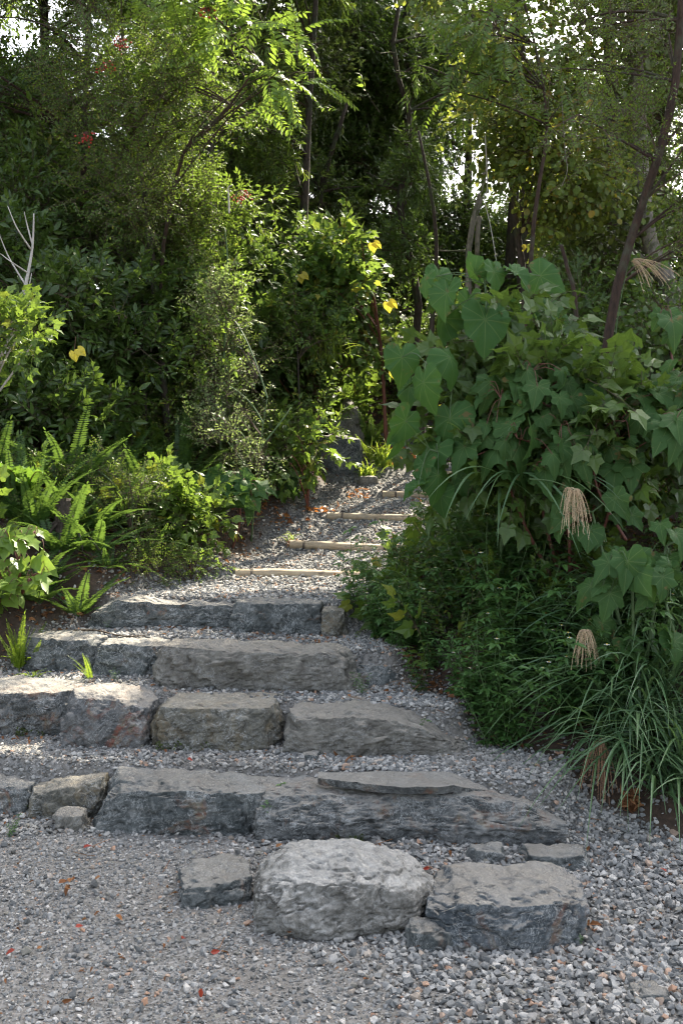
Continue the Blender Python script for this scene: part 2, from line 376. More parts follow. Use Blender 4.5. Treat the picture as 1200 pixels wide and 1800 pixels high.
def pinnate(tp, n=9, L=.3, size=.07, ld=None, droop=.35, ang=65, seed=0, m=0, taper=.5):
    r_ = np.random.default_rng(seed); a = Acc(); t = np.linspace(0, 1, 7)
    C = lambda q: np.stack([0 * q, L * q * (1 - .1 * q), -droop * L * q ** 2], -1)
    tube(a, C(t), np.linspace(.003, .001, 7), 3, 1, False)
    qs = np.linspace(.12, .97, n); pos, Y, S = [], [], []
    for q in qs:
        k = size * (1 - taper * q) * (.7 + .3 * min(1, q / .25))
        for sg in (1, -1):
            pos.append(C(np.array(q))); Y.append([sg * math.sin(R(ang)), math.cos(R(ang)), (-.15 - droop * q if ld is None else -ld) + r_.normal(0, .08)]); S.append(k * r_.uniform(.92, 1.08))
    pos.append(C(np.array(1.))); Y.append([0, 1, -droop * 1.5]); S.append(size * .6)
    pos, Y, S = map(np.array, (pos, Y, S)); Zh = np.tile([0, 0, 1.], (len(pos), 1)) + r_.normal(0, .1, (len(pos), 3))
    pk = r_.integers(0, len(tp), len(pos))
    for k in range(len(tp)):
        mm = pk == k
        if mm.any(): inst(a, tp[k], pos[mm], Y[mm], Zh[mm], S[mm])
    return a.arrays()
S_small = [sprig(T_leaf, 9, .2, .055, seed=i) for i in range(5)]
S_med = [sprig(T_leaf, 8, .24, .075, seed=10 + i) for i in range(5)]
S_back = [sprig(T_coarse, 9, .3, .09, seed=20 + i) for i in range(5)]
S_gloss = [sprig(T_ell, 9, .16, .095, ang=62, seed=30 + i, droop=.1) for i in range(5)]
S_round = [sprig(T_round, 7, .26, .065, seed=40 + i, droop=.4, pet=.4) for i in range(5)]
S_narrow = [sprig(T_thin, 9, .22, .13, ang=40, seed=50 + i, droop=.5) for i in range(5)]
S_lobed = [sprig(T_lobeS, 7, .28, .085, ang=65, seed=60 + i, droop=.25, pet=.6) for i in range(5)]
S_pinn = [pinnate(T_ell, 9, .36, .1, droop=d, seed=70 + i) for i, d in enumerate((.2, .35, .5))]
S_nand = [sprig([pinnate(T_leaf, 4, .13, .04, droop=.2, seed=80 + i)], 5, .22, 1.0, ang=60, seed=80 + i, droop=.15) for i in range(4)]
S_fine = [sprig([pinnate(T_leaf, 3, .07, .03, droop=.15, seed=90 + i)], 6, .2, 1.0, ang=55, seed=90 + i) for i in range(4)]
T_frond = [pinnate([leaf(.27, .05, .1, (.3, .75), (1, .8))], 36, 1.0, .115, ld=.05, droop=d, ang=80, seed=100 + i, taper=.75) for i, d in enumerate((.12, .3, .5))]

# ------------------------------------------------------------------ where sunlight gets through the crowns
LIT = [(P(520, 1010, 7.2), .42), (P(560, 1035, 6.8), .36), (P(480, 1000, 7.5), .3), (P(620, 985, 7.7), .3), (P(580, 945, 8.4), .3), (P(450, 1050, 6.5), .25), (np.array([.25, 7.4, .85]), .4), (np.array([.35, 8.4, .95]), .4), (np.array([-.1, 7.9, .9]), .4), (np.array([-.35, 6.9, .8]), .35), (np.array([.7, 9.2, 1.2]), .35), (np.array([-1.0, 6.5, .8]), .22), (P(450, 990, 7.3), .22), (P(640, 960, 8.1), .28), (P(560, 925, 8.6), .26), (P(700, 935, 8.4), .3),
       (P(680, 895, 9.1), .26), (P(640, 862, 9.6), .2), (P(760, 880, 9.3), .2), (P(250, 1050, 6.2), .16), (P(330, 1045, 6.3), .14), (P(110, 1120, 5.6), .17), (P(220, 1133, 5.6), .1),
       (P(60, 1212, 4.95), .12), (P(150, 1212, 4.95), .08), (P(35, 1100, 5.5), .22), (P(60, 960, 5.9), .2), (P(420, 860, 7.6), .26), (P(350, 975, 6.9), .2), (P(60, 850, 6.3), .3),
       (P(500, 660, 8.0), .4), (P(460, 730, 8.0), .3), (P(540, 700, 8.0), .3), (P(440, 600, 8.1), .35), (P(640, 420, 10.), .3), (P(690, 480, 10.), .25), (P(40, 580, 6.), .13), (P(770, 750, 11.), .3), (P(720, 640, 12.6), .5), (P(820, 600, 12.6), .4), (P(650, 600, 12.4), .3), (P(300, 720, 8.4), .22), (P(730, 790, 10.6), .25), (P(600, 740, 10.8), .25), (P(590, 800, 10.3), .2), (P(660, 760, 10.2), .25), (P(560, 770, 9.), .25),
       (P(480, 110, 8.), .45), (P(350, 230, 8.3), .65), (P(250, 160, 8.4), .4), (P(450, 230, 9.4), .4), (P(500, 480, 10.5), .3), (P(340, 480, 9), .25), (P(430, 60, 8.), .45), (P(330, 110, 8.3), .35), (P(260, 330, 8.3), .25), (P(750, 220, 10), .4), (P(620, 240, 10), .3), (P(850, 120, 9.2), .4), (P(960, 300, 9), .35), (P(400, 400, 9), .3), (P(560, 330, 11), .4), (P(820, 860, 9.5), .15), (P(240, 900, 6.8), .18), (P(600, 1050, 6.4), .15), (P(660, 1000, 7), .2)]
LP_ = np.array([l[0] for l in LIT]); LR = np.array([l[1] for l in LIT])
def lit_keep(pos, near=.45, extra=.2):
    pos = np.asarray(pos, float); t = (pos @ SUN_V)[:, None] - (LP_ @ SUN_V)[None]
    d2 = (pos ** 2).sum(1)[:, None] + (LP_ ** 2).sum(1)[None] - 2 * pos @ LP_.T; perp = np.sqrt(np.maximum(d2 - t * t, 0))
    wob = .95 + .35 * vnoise(pos * 1.1, 5)[:, None]
    hit = (t > near) & (perp < (LR[None] + extra) * wob)
    return ~hit.any(1)

# thin places of the canopy, where the pale sky shows between the crowns
GAPS = [((15, 60), .3), ((70, 10), .22), ((330, -5), .26), ((560, 360), .2), ((680, 368), .27), ((640, 325), .14), ((1185, 230), .27), ((1195, 330), .25), ((1190, 460), .2), ((480, 0), .3), ((940, 70), .12), ((1090, 500), .16),
        ((600, 50), .16), ((150, 85), .14), ((780, 210), .12), ((690, 10), .2), ((1150, 40), .12), ((340, 190), .1), ((1100, 290), .12), ((820, 230), .12), ((990, 460), .1), ((30, 200), .1), ((560, 120), .1)]
def gap_keep(p):
    p = np.asarray(p); m = np.zeros(len(p), bool); o = np.array([0, 0, CAM_H])
    for (px, py), r in GAPS:
        v = P(px, py, 12.) - o; v = v / np.linalg.norm(v); d = p - o; t = d @ v; pr = np.linalg.norm(d - t[:, None] * v, axis=1)
        m |= (p[:, 1] > 8.3) & (pr < r * (.65 + .9 * np.abs(vnoise(p * 2.2, 61))) * 1.15)
    return ~m
# ------------------------------------------------------------------ terrain
ROWS = []                            # (z base, rise, front line)
for z0, rise, (xa, ya), (xb, yb) in ((0.0, .2, (100, 1436), (980, 1492)), (.2, .185, (60, 1296), (790, 1336)), (.385, .165, (100, 1182), (640, 1214)), (.55, .16, (200, 1108), (560, 1119))):
    da, db = GD(ya, z0), GD(yb, z0); A, B = P(xa, ya, da), P(xb, yb, db)
    ROWS.append((z0, rise, A, B, (B[1] - A[1]) / (B[0] - A[0])))
EY = np.array([-60, 3, 4, 4.3, 4.7, 5.3, 6, 7, 8, 8.8, 10, 11, 12, 14, 80.])
XR = np.array([9, 2.6, 1.35, .98, .58, .28, .1, .42, .85, 1.15, 1.4, 1.8, 2.9, 5, 8])
XL = np.array([-9, -9, -6, -4, -3, -2.1, -1.5, -.92, -.66, -.42, -.12, .1, .6, 2.6, 5])
def rowy(k, x): z0, r, A, B, s = ROWS[k]; return A[1] + (np.clip(x, -2.5, 1.6) - A[0]) * s
LOGS = [(415, 638, 1008, .76), (510, 700, 957, .87), (575, 778, 907, 1.03), (672, 850, 868, 1.2), (735, 880, 832, 1.38), (795, 920, 797, 1.6)]
LOGD = [7.0, 8.0, 8.8, 9.6, 10.3, 11.0]
LOGZ = [P(700, q[2], D)[2] - .03 for q, D in zip(LOGS, LOGD)]
PY = np.array([-60, 6.35] + LOGD + [12, 14, 20, 80.]); PZ = np.array([.71, .71] + LOGZ + [LOGZ[-1] + .22, LOGZ[-1] + .5, LOGZ[-1] + 1, LOGZ[-1] + 2])
def H(x, y, fine=True):
    x = np.asarray(x, float); y = np.asarray(y, float); h = np.zeros_like(x + y)
    xr = np.interp(y, EY, XR)
    for k in range(4):
        soft = .1 + .75 * sst((x - (.86, .5, .24, -.02)[k]) / .35)
        h = h + ROWS[k][1] * sst((y - rowy(k, x) - .1) / soft)
    h = h + np.interp(y, PY, PZ) - PZ[0]
    onp = (1 - sst((x - xr) / .3)) * (1 - sst((np.interp(y, EY, XL) - x) / .3))
    for D in LOGD: h = h + onp * .035 * (sst((y - D + .02) / .06) - sst((y - D - .05) / .8))
    dr = np.maximum(x - xr, 0); dl = np.maximum(np.interp(y, EY, XL) - x, 0)
    h = h + .4 * np.minimum(dr, 3) * sst(dr / .5) * sst((y - 3.5) / 2.5) + 1.1 * (1 - np.exp(-dl * .75)) * sst((y - 4.8) / 1.6)
    if fine:
        q = np.stack([x.ravel(), y.ravel(), 0 * x.ravel()], 1)
        h = h + (.035 * fbm(q * .9, 3, 2) + .008 * fbm(q * 6, 4, 2)).reshape(h.shape)
    return h
def Hs(x, y): return float(H(np.array([x]), np.array([y]))[0])
def soil_mask(x, y):
    dr = x - np.interp(y, EY, XR); dl = np.interp(y, EY, XL) - x
    q = np.stack([x, y, 0 * x], 1)
    return sst((np.maximum(dr, dl) + .12 * fbm(q * 2.5, 8, 3) + .05) / .25)
def ground():
    gx = np.unique(np.concatenate([np.linspace(-60, -6, 19), np.linspace(-6, -2.6, 35), np.linspace(-2.6, 2.6, 209), np.linspace(2.6, 6, 35), np.linspace(6, 60, 19)]))
    gy = np.unique(np.concatenate([np.linspace(-60, 2.4, 22), np.linspace(2.4, 7, 231), np.linspace(7, 13, 151), np.linspace(13, 24, 40), np.linspace(24, 90, 18)]))
    X, Y = np.meshgrid(gx, gy); Z = H(X, Y); V = np.stack([X, Y, Z], -1).reshape(-1, 3); n = len(gx)
    i, j = np.meshgrid(np.arange(len(gy) - 1), np.arange(n - 1), indexing='ij'); a = (i * n + j).ravel()
    F = np.concatenate([np.stack([a, a + 1, a + n + 1], 1), np.stack([a, a + n + 1, a + n], 1)])
    acc = Acc(); acc.add(V, F)
    m, t, b = mat('ground_grit'); tc = t.nodes.new('ShaderNodeTexCoord'); co = tc.outputs['Object']
    at = t.nodes.new('ShaderNodeAttribute'); at.attribute_name = 'soil'
    vo = t.nodes.new('ShaderNodeTexVoronoi'); vo.inputs['Scale'].default_value = 95; t.links.new(co, vo.inputs[0])
    vo2 = t.nodes.new('ShaderNodeTexVoronoi'); vo2.inputs['Scale'].default_value = 230; t.links.new(co, vo2.inputs[0])
    hs = t.nodes.new('ShaderNodeSeparateColor'); t.links.new(vo.outputs['Color'], hs.inputs[0])
    g = ramp(t, hs.outputs[0], [(0, (.055, .052, .045)), (.5, (.16, .157, .146)), (1, (.34, .335, .32))])
    hs2 = t.nodes.new('ShaderNodeSeparateColor'); t.links.new(vo2.outputs['Color'], hs2.inputs[0])
    g = mix(t, .5, g, ramp(t, hs2.outputs[0], [(0, (.07, .062, .052)), (1, (.22, .21, .19))]))
    g = mix(t, ramp(t, noise(t, 2.3, 5, .6, co), [(.45, (0, 0, 0)), (.7, (.6, .6, .6))]), g, (.16, .145, .125))
    s = ramp(t, noise(t, 30, 6, .7, co), [(.3, (.025, .017, .011)), (.6, (.06, .038, .024)), (.8, (.11, .07, .045))])
    c = mix(t, at.outputs['Fac'], g, s); t.links.new(c, b.inputs['Base Color']); b.inputs['Roughness'].default_value = .95
    q = bump(t, vo.outputs['Distance'], -.8, .006, None); q = bump(t, vo2.outputs['Distance'], -.6, .003, None, q); bump(t, noise(t, 40, 6, .7, co), .4, .006, b, q)
    o = acc.build('ground', [m], smooth=True); kind(o, 'structure')
    me = o.data; aa = me.attributes.new('soil', 'FLOAT', 'POINT'); aa.data.foreach_set('value', soil_mask(V[:, 0], V[:, 1]).astype(np.float32))
ground()

# ------------------------------------------------------------------ rocks
def rock_mesh(w, d, h, seed, cuts=26, rnd=.35, planes=9, amp=.02, prof=None, ledge=None, shear=0, topin=.12, flat=.0):
    r_ = np.random.default_rng(seed); bm = bmesh.new(); bmesh.ops.create_cube(bm, size=2)
    bmesh.ops.subdivide_edges(bm, edges=bm.edges[:], cuts=cuts, use_grid_fill=True)
    bmesh.ops.triangulate(bm, faces=bm.faces[:])
    V = np.array([v.co[:] for v in bm.verts]); F = np.array([[v.index for v in f.verts] for f in bm.faces]); bm.free()
    S = norm(V) * 1.18; p = V * (1 - rnd) + S * rnd
    asp = np.array([w / 2, d / 2, h / 2]); q = p * asp; mn = asp.min()
    for k in range(planes):                              # broken facets
        n = r_.normal(0, 1, 3); n[2] *= .7
        if k < 3: n = np.array([r_.normal(0, .3), -1, r_.uniform(.1, .7)])   # chipped front edge
        n = norm(n); sup = np.abs(n * asp).sum(); o = sup * r_.uniform(.72, .9) if k >= 3 else sup * r_.uniform(.8, .93)
        dd = q @ n - o; m = dd > 0; q[m] -= dd[m][:, None] * n * .92
    u = q[:, 0] / (w / 2); vz = (q[:, 2] + h / 2) / h
    q[:, 1] += topin * d * vz * .5
    q[:, 0] *= 1 - .03 * vz
    if prof is not None:
        k = np.interp(u, np.linspace(-1, 1, len(prof)), prof); q[:, 2] = -h / 2 + (q[:, 2] + h / 2) * (1 + (k - 1) * np.clip(vz, 0, 1))
    dirn = norm(q / asp)
    K = max(24, int(w * d * h * 2600)); K = min(K, 110); sd_ = r_.uniform(-.55, .55, (K, 3)) * [w, d, h]; gr = r_.normal(0, .2, (K, 3)); qq = q + .012 * np.stack([vnoise(q * 20, seed + a_) for a_ in (1, 2, 3)], 1)
    nn = np.argmin(((qq[:, None] - sd_[None]) ** 2).sum(-1), 1); fr = np.clip(((q - sd_[nn]) * gr[nn]).sum(1), -amp * .75, amp * .75); fr *= (1 - .75 * sst((vz - .8) / .12)) * (.45 if rnd > .4 else 1); q += dirn * fr[:, None]
    big = fbm(q * 5 + seed, seed, 3); q += dirn * (big * amp * 1.3)[:, None]
    rid = 1 - np.abs(fbm(q * np.array([9, 9, 16]) + seed * 3, seed + 9, 5, .55)) * 2; q += dirn * (rid * amp * .7)[:, None]
    cr_ = fbm(q * np.array([14, 14, 22]) + 5, seed + 40, 3); q -= dirn * (np.exp(-(cr_ / .05) ** 2) * amp * .5)[:, None]
    q += dirn * (fbm(q * 45, seed + 30, 3) * amp * .4)[:, None]
    if ledge:                                            # a slab layer that has split away along the bedding
        for (x0, x1, back, dz) in ledge:
            e = back + .035 * fbm(np.stack([q[:, 0] * 6, 0 * u, 0 * u], 1), seed + 5, 3) + .015 * fbm(np.stack([q[:, 0] * 30, 0 * u, 0 * u], 1), seed + 6, 2)
            inside = sst((q[:, 0] - x0) / .05) * sst((x1 - q[:, 0]) / .25) * sst((q[:, 1] - e) / .006) * sst((vz - .7) / .12)
            q[:, 2] += dz * inside
    return q, F
def rock(label, x0, x1, yt, yb, z0, dep, seed, m='r_blue', cuts=28, cat='rock', group=None, bury=.05, back=0, rz=0, moss=False, front=None, **kw):
    d0 = GD(yb, z0) if front is None else front; A = P(x0, yb, d0); B = P(x1, yb, d0); top = P(x0, yt, d0 + .02)[2]
    w_ = (B[0] - A[0]) * 1.04; h = top - z0 + bury
    q, F = rock_mesh(w_, dep, h, seed, cuts=cuts, **kw)
    c, s = math.cos(rz), math.sin(rz); q2 = q.copy(); q2[:, 0] = q[:, 0] * c - q[:, 1] * s; q2[:, 1] = q[:, 0] * s + q[:, 1] * c
    loc = np.array([(A[0] + B[0]) / 2, d0 + dep / 2 + back, z0 - bury + h / 2])
    a = Acc(); a.add(q2, F); me = a.mesh('rock', [m], True); o = bpy.data.objects.new('rock', me); COL.objects.link(o); o.location = loc
    o.name = 'boulder' if cat == 'boulder' else ('step_stone' if cat == 'step stone' else 'rock')
    tag(o, label, cat, group)
    return o
G = 'rough stones edging the steps'; ST = 'step stone'
def ledge_layer():
    """the upper bed of the longest slab: a thin plate with a broken front edge"""
    slab = None
    r_ = np.random.default_rng(77); n = 60; x = np.linspace(-.1, .62, n); yf = GD(1402, .215) + .05 - .02 * x
    edge = np.interp(x, [-.1, .0, .1, .25, .4, .5, .62], [.14, .10, .055, .015, .03, .06, .15]) + .035 * fbm(np.stack([x * 9, 0 * x, 0 * x], 1), 3, 5, .65)
    f = yf + edge; bk = np.full(n, GD(1402, .215) + .26) + .02 * fbm(np.stack([x * 5, 0 * x, 0 * x], 1), 9, 3); bk = np.maximum(bk, f + .02)
    m_ = 12; a = Acc(); V = []
    for j in range(m_):
        t = j / (m_ - 1); y = f * (1 - t) + bk * t; z = .236 + .004 * fbm(np.stack([x * 14, y * 14, 0 * x], 1), 4, 3) + .006 * t - .012 * np.abs(x - .3) ; V.append(np.stack([x, y, z], 1))
    low = V[0].copy(); low[:, 2] -= .034; low[:, 1] += .012 + .006 * fbm(np.stack([x * 40, 0 * x, 0 * x], 1), 8, 2); V = [low] + V
    V = np.concatenate(V); V[:, 2] = np.where(np.arange(len(V)) % n > n - 14, V[:, 2] - .004 * ((np.arange(len(V)) % n) - n + 14), V[:, 2]); F = []
    for j in range(m_):
        for i in range(n - 1): p = j * n + i; F += [(p, p + 1, p + n + 1), (p, p + n + 1, p + n)]
    a.add(V, F); par = [o for o in COL.objects if o.get('label', '').startswith('longest slab')][0]
    me = a.mesh('upper_layer', ['r_rust'], False, tuple(par.location)); o = bpy.data.objects.new('upper_layer', me); COL.objects.link(o); o.parent = par
# fourth (lowest) step
rs = dict(cat=ST, group=G, rz=-.05)
rock('dark angular stone at the far left end of the lowest step', -150, 52, 1384, 1431, 0, .34, 1, 'r_blue', rnd=.25, prof=[1, 1.05, 1, .95], **rs)
rock('tilted stone with a dark slab edge, second from left in the lowest step', 44, 178, 1392, 1442, 0, .34, 2, 'r_ochre', rnd=.22, prof=[.85, .95, 1.1, 1.3], **rs)
rock('long blue-grey block with flat pinkish top, left centre of the lowest step', 168, 478, 1393, 1470, 0, .34, 3, 'r_blue', cuts=44, rnd=.14, planes=7, prof=[1, 1.02, 1, 1, .97], **rs)
rock('longest slab of the stairs, split upper layer and rusty seam, lowest step right', 452, 994, 1408, 1488, 0, .4, 4, 'r_rust', cuts=64, rnd=.16, planes=8, amp=.022, prof=[.95, 1.0, .97, 1.02, .98, .93, .72], **rs)
ledge_layer()
# third step
rock('grey stone with orange specks at the left end of the second step up', -110, 126, 1218, 1293, .2, .34, 5, 'r_rust', cuts=36, rnd=.2, **rs)
rock('stone with red-brown stained face, second from left in the second step up', 110, 264, 1240, 1313, .2, .34, 6, 'r_red', cuts=36, rnd=.22, planes=12, prof=[1.05, 1.1, 1.05, .95], **rs)
rock('ochre-mottled square stone in the middle of the second step up', 256, 480, 1246, 1322, .2, .34, 7, 'r_ochre', cuts=40, rnd=.2, planes=11, **rs)
rock('long rounded grey stone tapering to the right, end of the second step up', 478, 812, 1268, 1338, .2, .36, 8, 'r_tan', cuts=50, rnd=.3, prof=[1, 1.05, 1.08, 1.02, .85, .45], **rs)
# second step
rock('flat-topped blocky stone beside the yellow fern, left end of the third step up', 48, 180, 1126, 1182, .385, .32, 9, 'r_blue', rnd=.12, **rs)
rock('squarish dark blue stone, second from left in the third step up', 172, 286, 1136, 1195, .385, .3, 10, 'r_blue', rnd=.3, **rs)
rock('long tan-grey stone with a dark crack, middle of the third step up', 280, 632, 1146, 1216, .385, .32, 11, 'r_tan', cuts=50, rnd=.2, prof=[1.02, 1, 1, .98, .97, .8], **rs)
rock('small rounded stone under the weeds, right end of the third step up', 627, 706, 1170, 1206, .385, .24, 12, 'r_blue', rnd=.6, **rs)
# first (top) step
rock('long low blue-grey stone, left part of the top stone step', 152, 420, 1064, 1111, .55, .3, 13, 'r_blue', cuts=44, rnd=.22, planes=12, prof=[.7, 1.08, 1.08, 1, 1, .98], **rs)
rock('dark straight-edged block, right part of the top stone step', 413, 563, 1064, 1118, .55, .26, 14, 'r_blue', rnd=.1, planes=6, **rs)
rock('small rust-coloured stone at the right end of the top stone step', 568, 606, 1074, 1119, .55, .2, 15, 'r_ochre', rnd=.3, cuts=16, **rs)
# loose boulders in front
rock('flat dark angular rock left of the pale boulder', 310, 432, 1556, 1594, 0, .26, 16, 'r_blue', cuts=32, rnd=.1, planes=6, rz=.25, prof=[.9, 1, 1.05], cat='rock')
rock('big pale rounded boulder in front of the steps', 420, 744, 1556, 1650, 0, .42, 17, 'r_pale', cuts=64, rnd=.74, planes=14, amp=.02, prof=[.62, 1.0, 1.05, 1.0, .95], cat='boulder')
rock('blue-grey boulder with a flat tan top, right of the pale boulder', 744, 1046, 1592, 1672, 0, .36, 18, 'r_cap', cuts=60, rnd=.42, planes=14, amp=.02, prof=[.8, 1.02, 1, 1, .88], cat='boulder')
rock('small grey rock wedged between the two front boulders', 722, 792, 1636, 1670, 0, .12, 19, 'r_blue', cuts=14, rnd=.4, cat='rock')
rock('fist-sized pale rock below the second stone of the lowest step', 94, 142, 1436, 1465, 0, .13, 20, 'r_tan', cuts=12, rnd=.4, cat='rock')
rock('thin dark rock lying behind the flat-topped boulder', 928, 1034, 1504, 1528, 0, .14, 21, 'r_blue', cuts=14, rnd=.4, cat='rock')
rock('upright bluish chip of rock just behind the flat-topped boulder', 832, 888, 1494, 1522, 0, .1, 22, 'r_blue', cuts=12, rnd=.3, cat='rock')
rock('dark chip half sunk in gravel near the right photo edge', 1118, 1178, 1748, 1766, 0, .09, 24, 'r_blue', cuts=10, rnd=.3, cat='rock')
rock('pale pointed rock on the gravel below the long rounded step stone', 528, 560, 1326, 1346, .2, .08, 25, 'r_blue', cuts=10, rnd=.3, cat='rock')
rock('grey rock half hidden by ferns at the left of the top step', 178, 218, 1008, 1046, .78, .2, 26, 'r_tan', cuts=14, rnd=.4, front=6.6)
rock('small rock between the fern and the low yellow-green plant', 272, 302, 1008, 1030, .8, .14, 27, 'r_tan', cuts=10, rnd=.5, front=6.7)
rock('pale upright rock at the back left of the log path', 576, 640, 712, 752, 1.75, .4, 28, 'r_tan', cuts=26, rnd=.6, planes=16, prof=[.6, 1.1, .9], front=11.0, bury=.3)
rock('broad grey rock under shrub leaves at the path bend', 545, 635, 768, 832, 1.38, .35, 29, 'r_blue', cuts=22, rnd=.35, front=10.3, bury=.3)
rock('rounded grey rock behind the log steps among dry leaves', 702, 760, 748, 790, 1.62, .3, 30, 'r_blue', cuts=18, rnd=.4, front=11.2, bury=.3)
rock('little rock at the left edge of the upper log steps', 632, 662, 838, 856, 1.25, .12, 31, 'r_tan', cuts=10, rnd=.3, front=9.9, bury=.08)
rock('slanted rock slab in shade behind the seedling', 372, 396, 850, 900, 1.15, .2, 32, 'r_tan', cuts=12, rnd=.4, front=8.1, bury=.15)

# moss cushions along the stone feet
def moss():
    a = Acc(); T = leaf(.6, .2, .1, (.5,), (1,))
    for (px0, px1, py, z) in ((560, 690, 1328, .2), (270, 370, 1316, .2), (20, 70, 1290, .2), (120, 130, 1300, .2), (40, 48, 1420, 0), (590, 640, 1480, 0)):
        n = 260; x = rng.uniform(px0, px1, n); d = GD(py, z) - .03 + rng.normal(0, .012, n)
        p = np.stack([(x - 600) / F_PX * d, d, H((x - 600) / F_PX * d, d) + rng.uniform(0, .035, n)], 1)
        inst(a, T, p, rng.normal(0, 1, (n, 3)) + [0, -.5, 1], rng.normal(0, 1, (n, 3)), rng.uniform(.01, .02, n))
    kind(a.build('moss', ['moss']), 'stuff', 'dark moss along the feet of the step stones')
moss()

# ------------------------------------------------------------------ gravel
def stones():
    tp = []
    for k in range(14):
        r_ = np.random.default_rng(200 + k); bm = bmesh.new(); pts = norm(r_.normal(0, 1, (13, 3))) * r_.uniform(.75, 1.05, (13, 1)) * [.5, r_.uniform(.32, .45), r_.uniform(.2, .36)]
        for p in pts: bm.verts.new(p)
        bmesh.ops.convex_hull(bm, input=bm.verts[:]); bmesh.ops.delete(bm, geom=[v for v in bm.verts if not v.link_faces], context='VERTS')
        bmesh.ops.triangulate(bm, faces=bm.faces[:]); bm.verts.index_update(); bm.verts.ensure_lookup_table()
        V = np.array([v.co[:] for v in bm.verts]); F = np.array([[v.index for v in f.verts] for f in bm.faces]); bm.free()
        tp.append((V, F, np.zeros(len(F), int), V[:, :2]))
    a = Acc()
    def lay(n, x0, x1, y0, y1, smin, smax, lift=.0, dens=None, power=1.5):
        x = rng.uniform(x0, x1, n); y = rng.uniform(y0, y1, n); sm = soil_mask(x, y)
        k = rng.random(n) > sm * .93
        vis = np.abs(x) < y * .36 + .35
        k &= vis
        if dens is not None: k &= rng.random(n) < dens(x, y)
        x, y = x[k], y[k]; n = len(x); s = smin + (smax - smin) * rng.random(n) ** power
        z = H(x, y) + s * rng.uniform(-.05, .22, n) + lift
        yv = rng.normal(0, 1, (n, 3)) * [1, 1, .3]; zh = rng.normal(0, .45, (n, 3)) + [0, 0, 1]
        pk = rng.integers(0, len(tp), n); pos = np.stack([x, y, z], 1)
        for i in range(len(tp)):
            m = pk == i; inst(a, tp[i], pos[m], yv[m], zh[m], s[m])
    def coarse(x, y):                 # big stones gather on the right and in front, the trodden corner is fine
        q = np.stack([x, y, 0 * x], 1); f = fbm(q * 1.3, 12, 3)
        tr = sst((x + .3 + .55 * (y - 3.2) * (y < 4.6) + f * .5) / .6)
        return np.where(y < 4.1, np.clip(.04 + .96 * tr, 0, 1), np.where(y < 5.3, np.clip(.55 + f * 1.3 + .3 * sst((x - .3) / .3), .12, 1), 1))
    lay(34000, -1.9, 1.9, 2.4, 4.6, .017, .043, .003, coarse, 1.4)
    lay(22000, -1.9, 1.9, 2.4, 4.6, .010, .026, .0, lambda x, y: 1 - .45 * coarse(x, y), 1.3)
    lay(60000, -1.9, 1.9, 2.4, 5.6, .005, .012, .001, lambda x, y: 1 - .5 * coarse(x, y))
    lay(20000, -2.3, 1.4, 4.3, 6.6, .018, .042, .002, coarse)
    lay(34000, -2.3, 1.6, 4.3, 6.6, .009, .02)
    lay(22000, -.1, 1.6, 4.1, 6.4, .014, .036, .004)
    lay(26000, -2.2, 1.9, 5.8, 9.5, .022, .044, .003)
    lay(15000, -1.5, 3, 9, 12.5, .024, .05, .003)
    lay(5000, -1.9, 1.9, 2.4, 4.6, .032, .05, .01, lambda x, y: coarse(x, y) * .12)
    m, t, b = mat('gravel_stone'); g = t.nodes.new('ShaderNodeNewGeometry'); tc = t.nodes.new('ShaderNodeTexCoord'); co = tc.outputs['Object']
    c = ramp(t, g.outputs['Random Per Island'], [(0, (.09, .092, .088)), (.2, (.14, .144, .14)), (.5, (.225, .223, .212)), (.78, (.33, .322, .298)), (.9, (.43, .41, .375)), (.93, (.3, .25, .2)), (.965, (.34, .2, .13)), (.98, (.2, .19, .16))])
    n = noise(t, 60, 6, .7, co); c = mix(t, .5, c, ramp(t, n, [(.3, (.3, .3, .3)), (.7, (.8, .8, .8))]), 'OVERLAY')
    c = mix(t, ramp(t, noise(t, 1.6, 4, .6, co), [(.5, (0, 0, 0)), (.72, (.45, .45, .45))]), c, (.2, .175, .14))
    t.links.new(c, b.inputs['Base Color']); b.inputs['Roughness'].default_value = .85; b.inputs['Specular IOR Level'].default_value = .3
    bump(t, noise(t, 150, 5, .7, co), .5, .003, b)
    kind(a.build('gravel', [m]), 'stuff', 'crushed grey stone covering the forecourt, the step treads and the path')
stones()

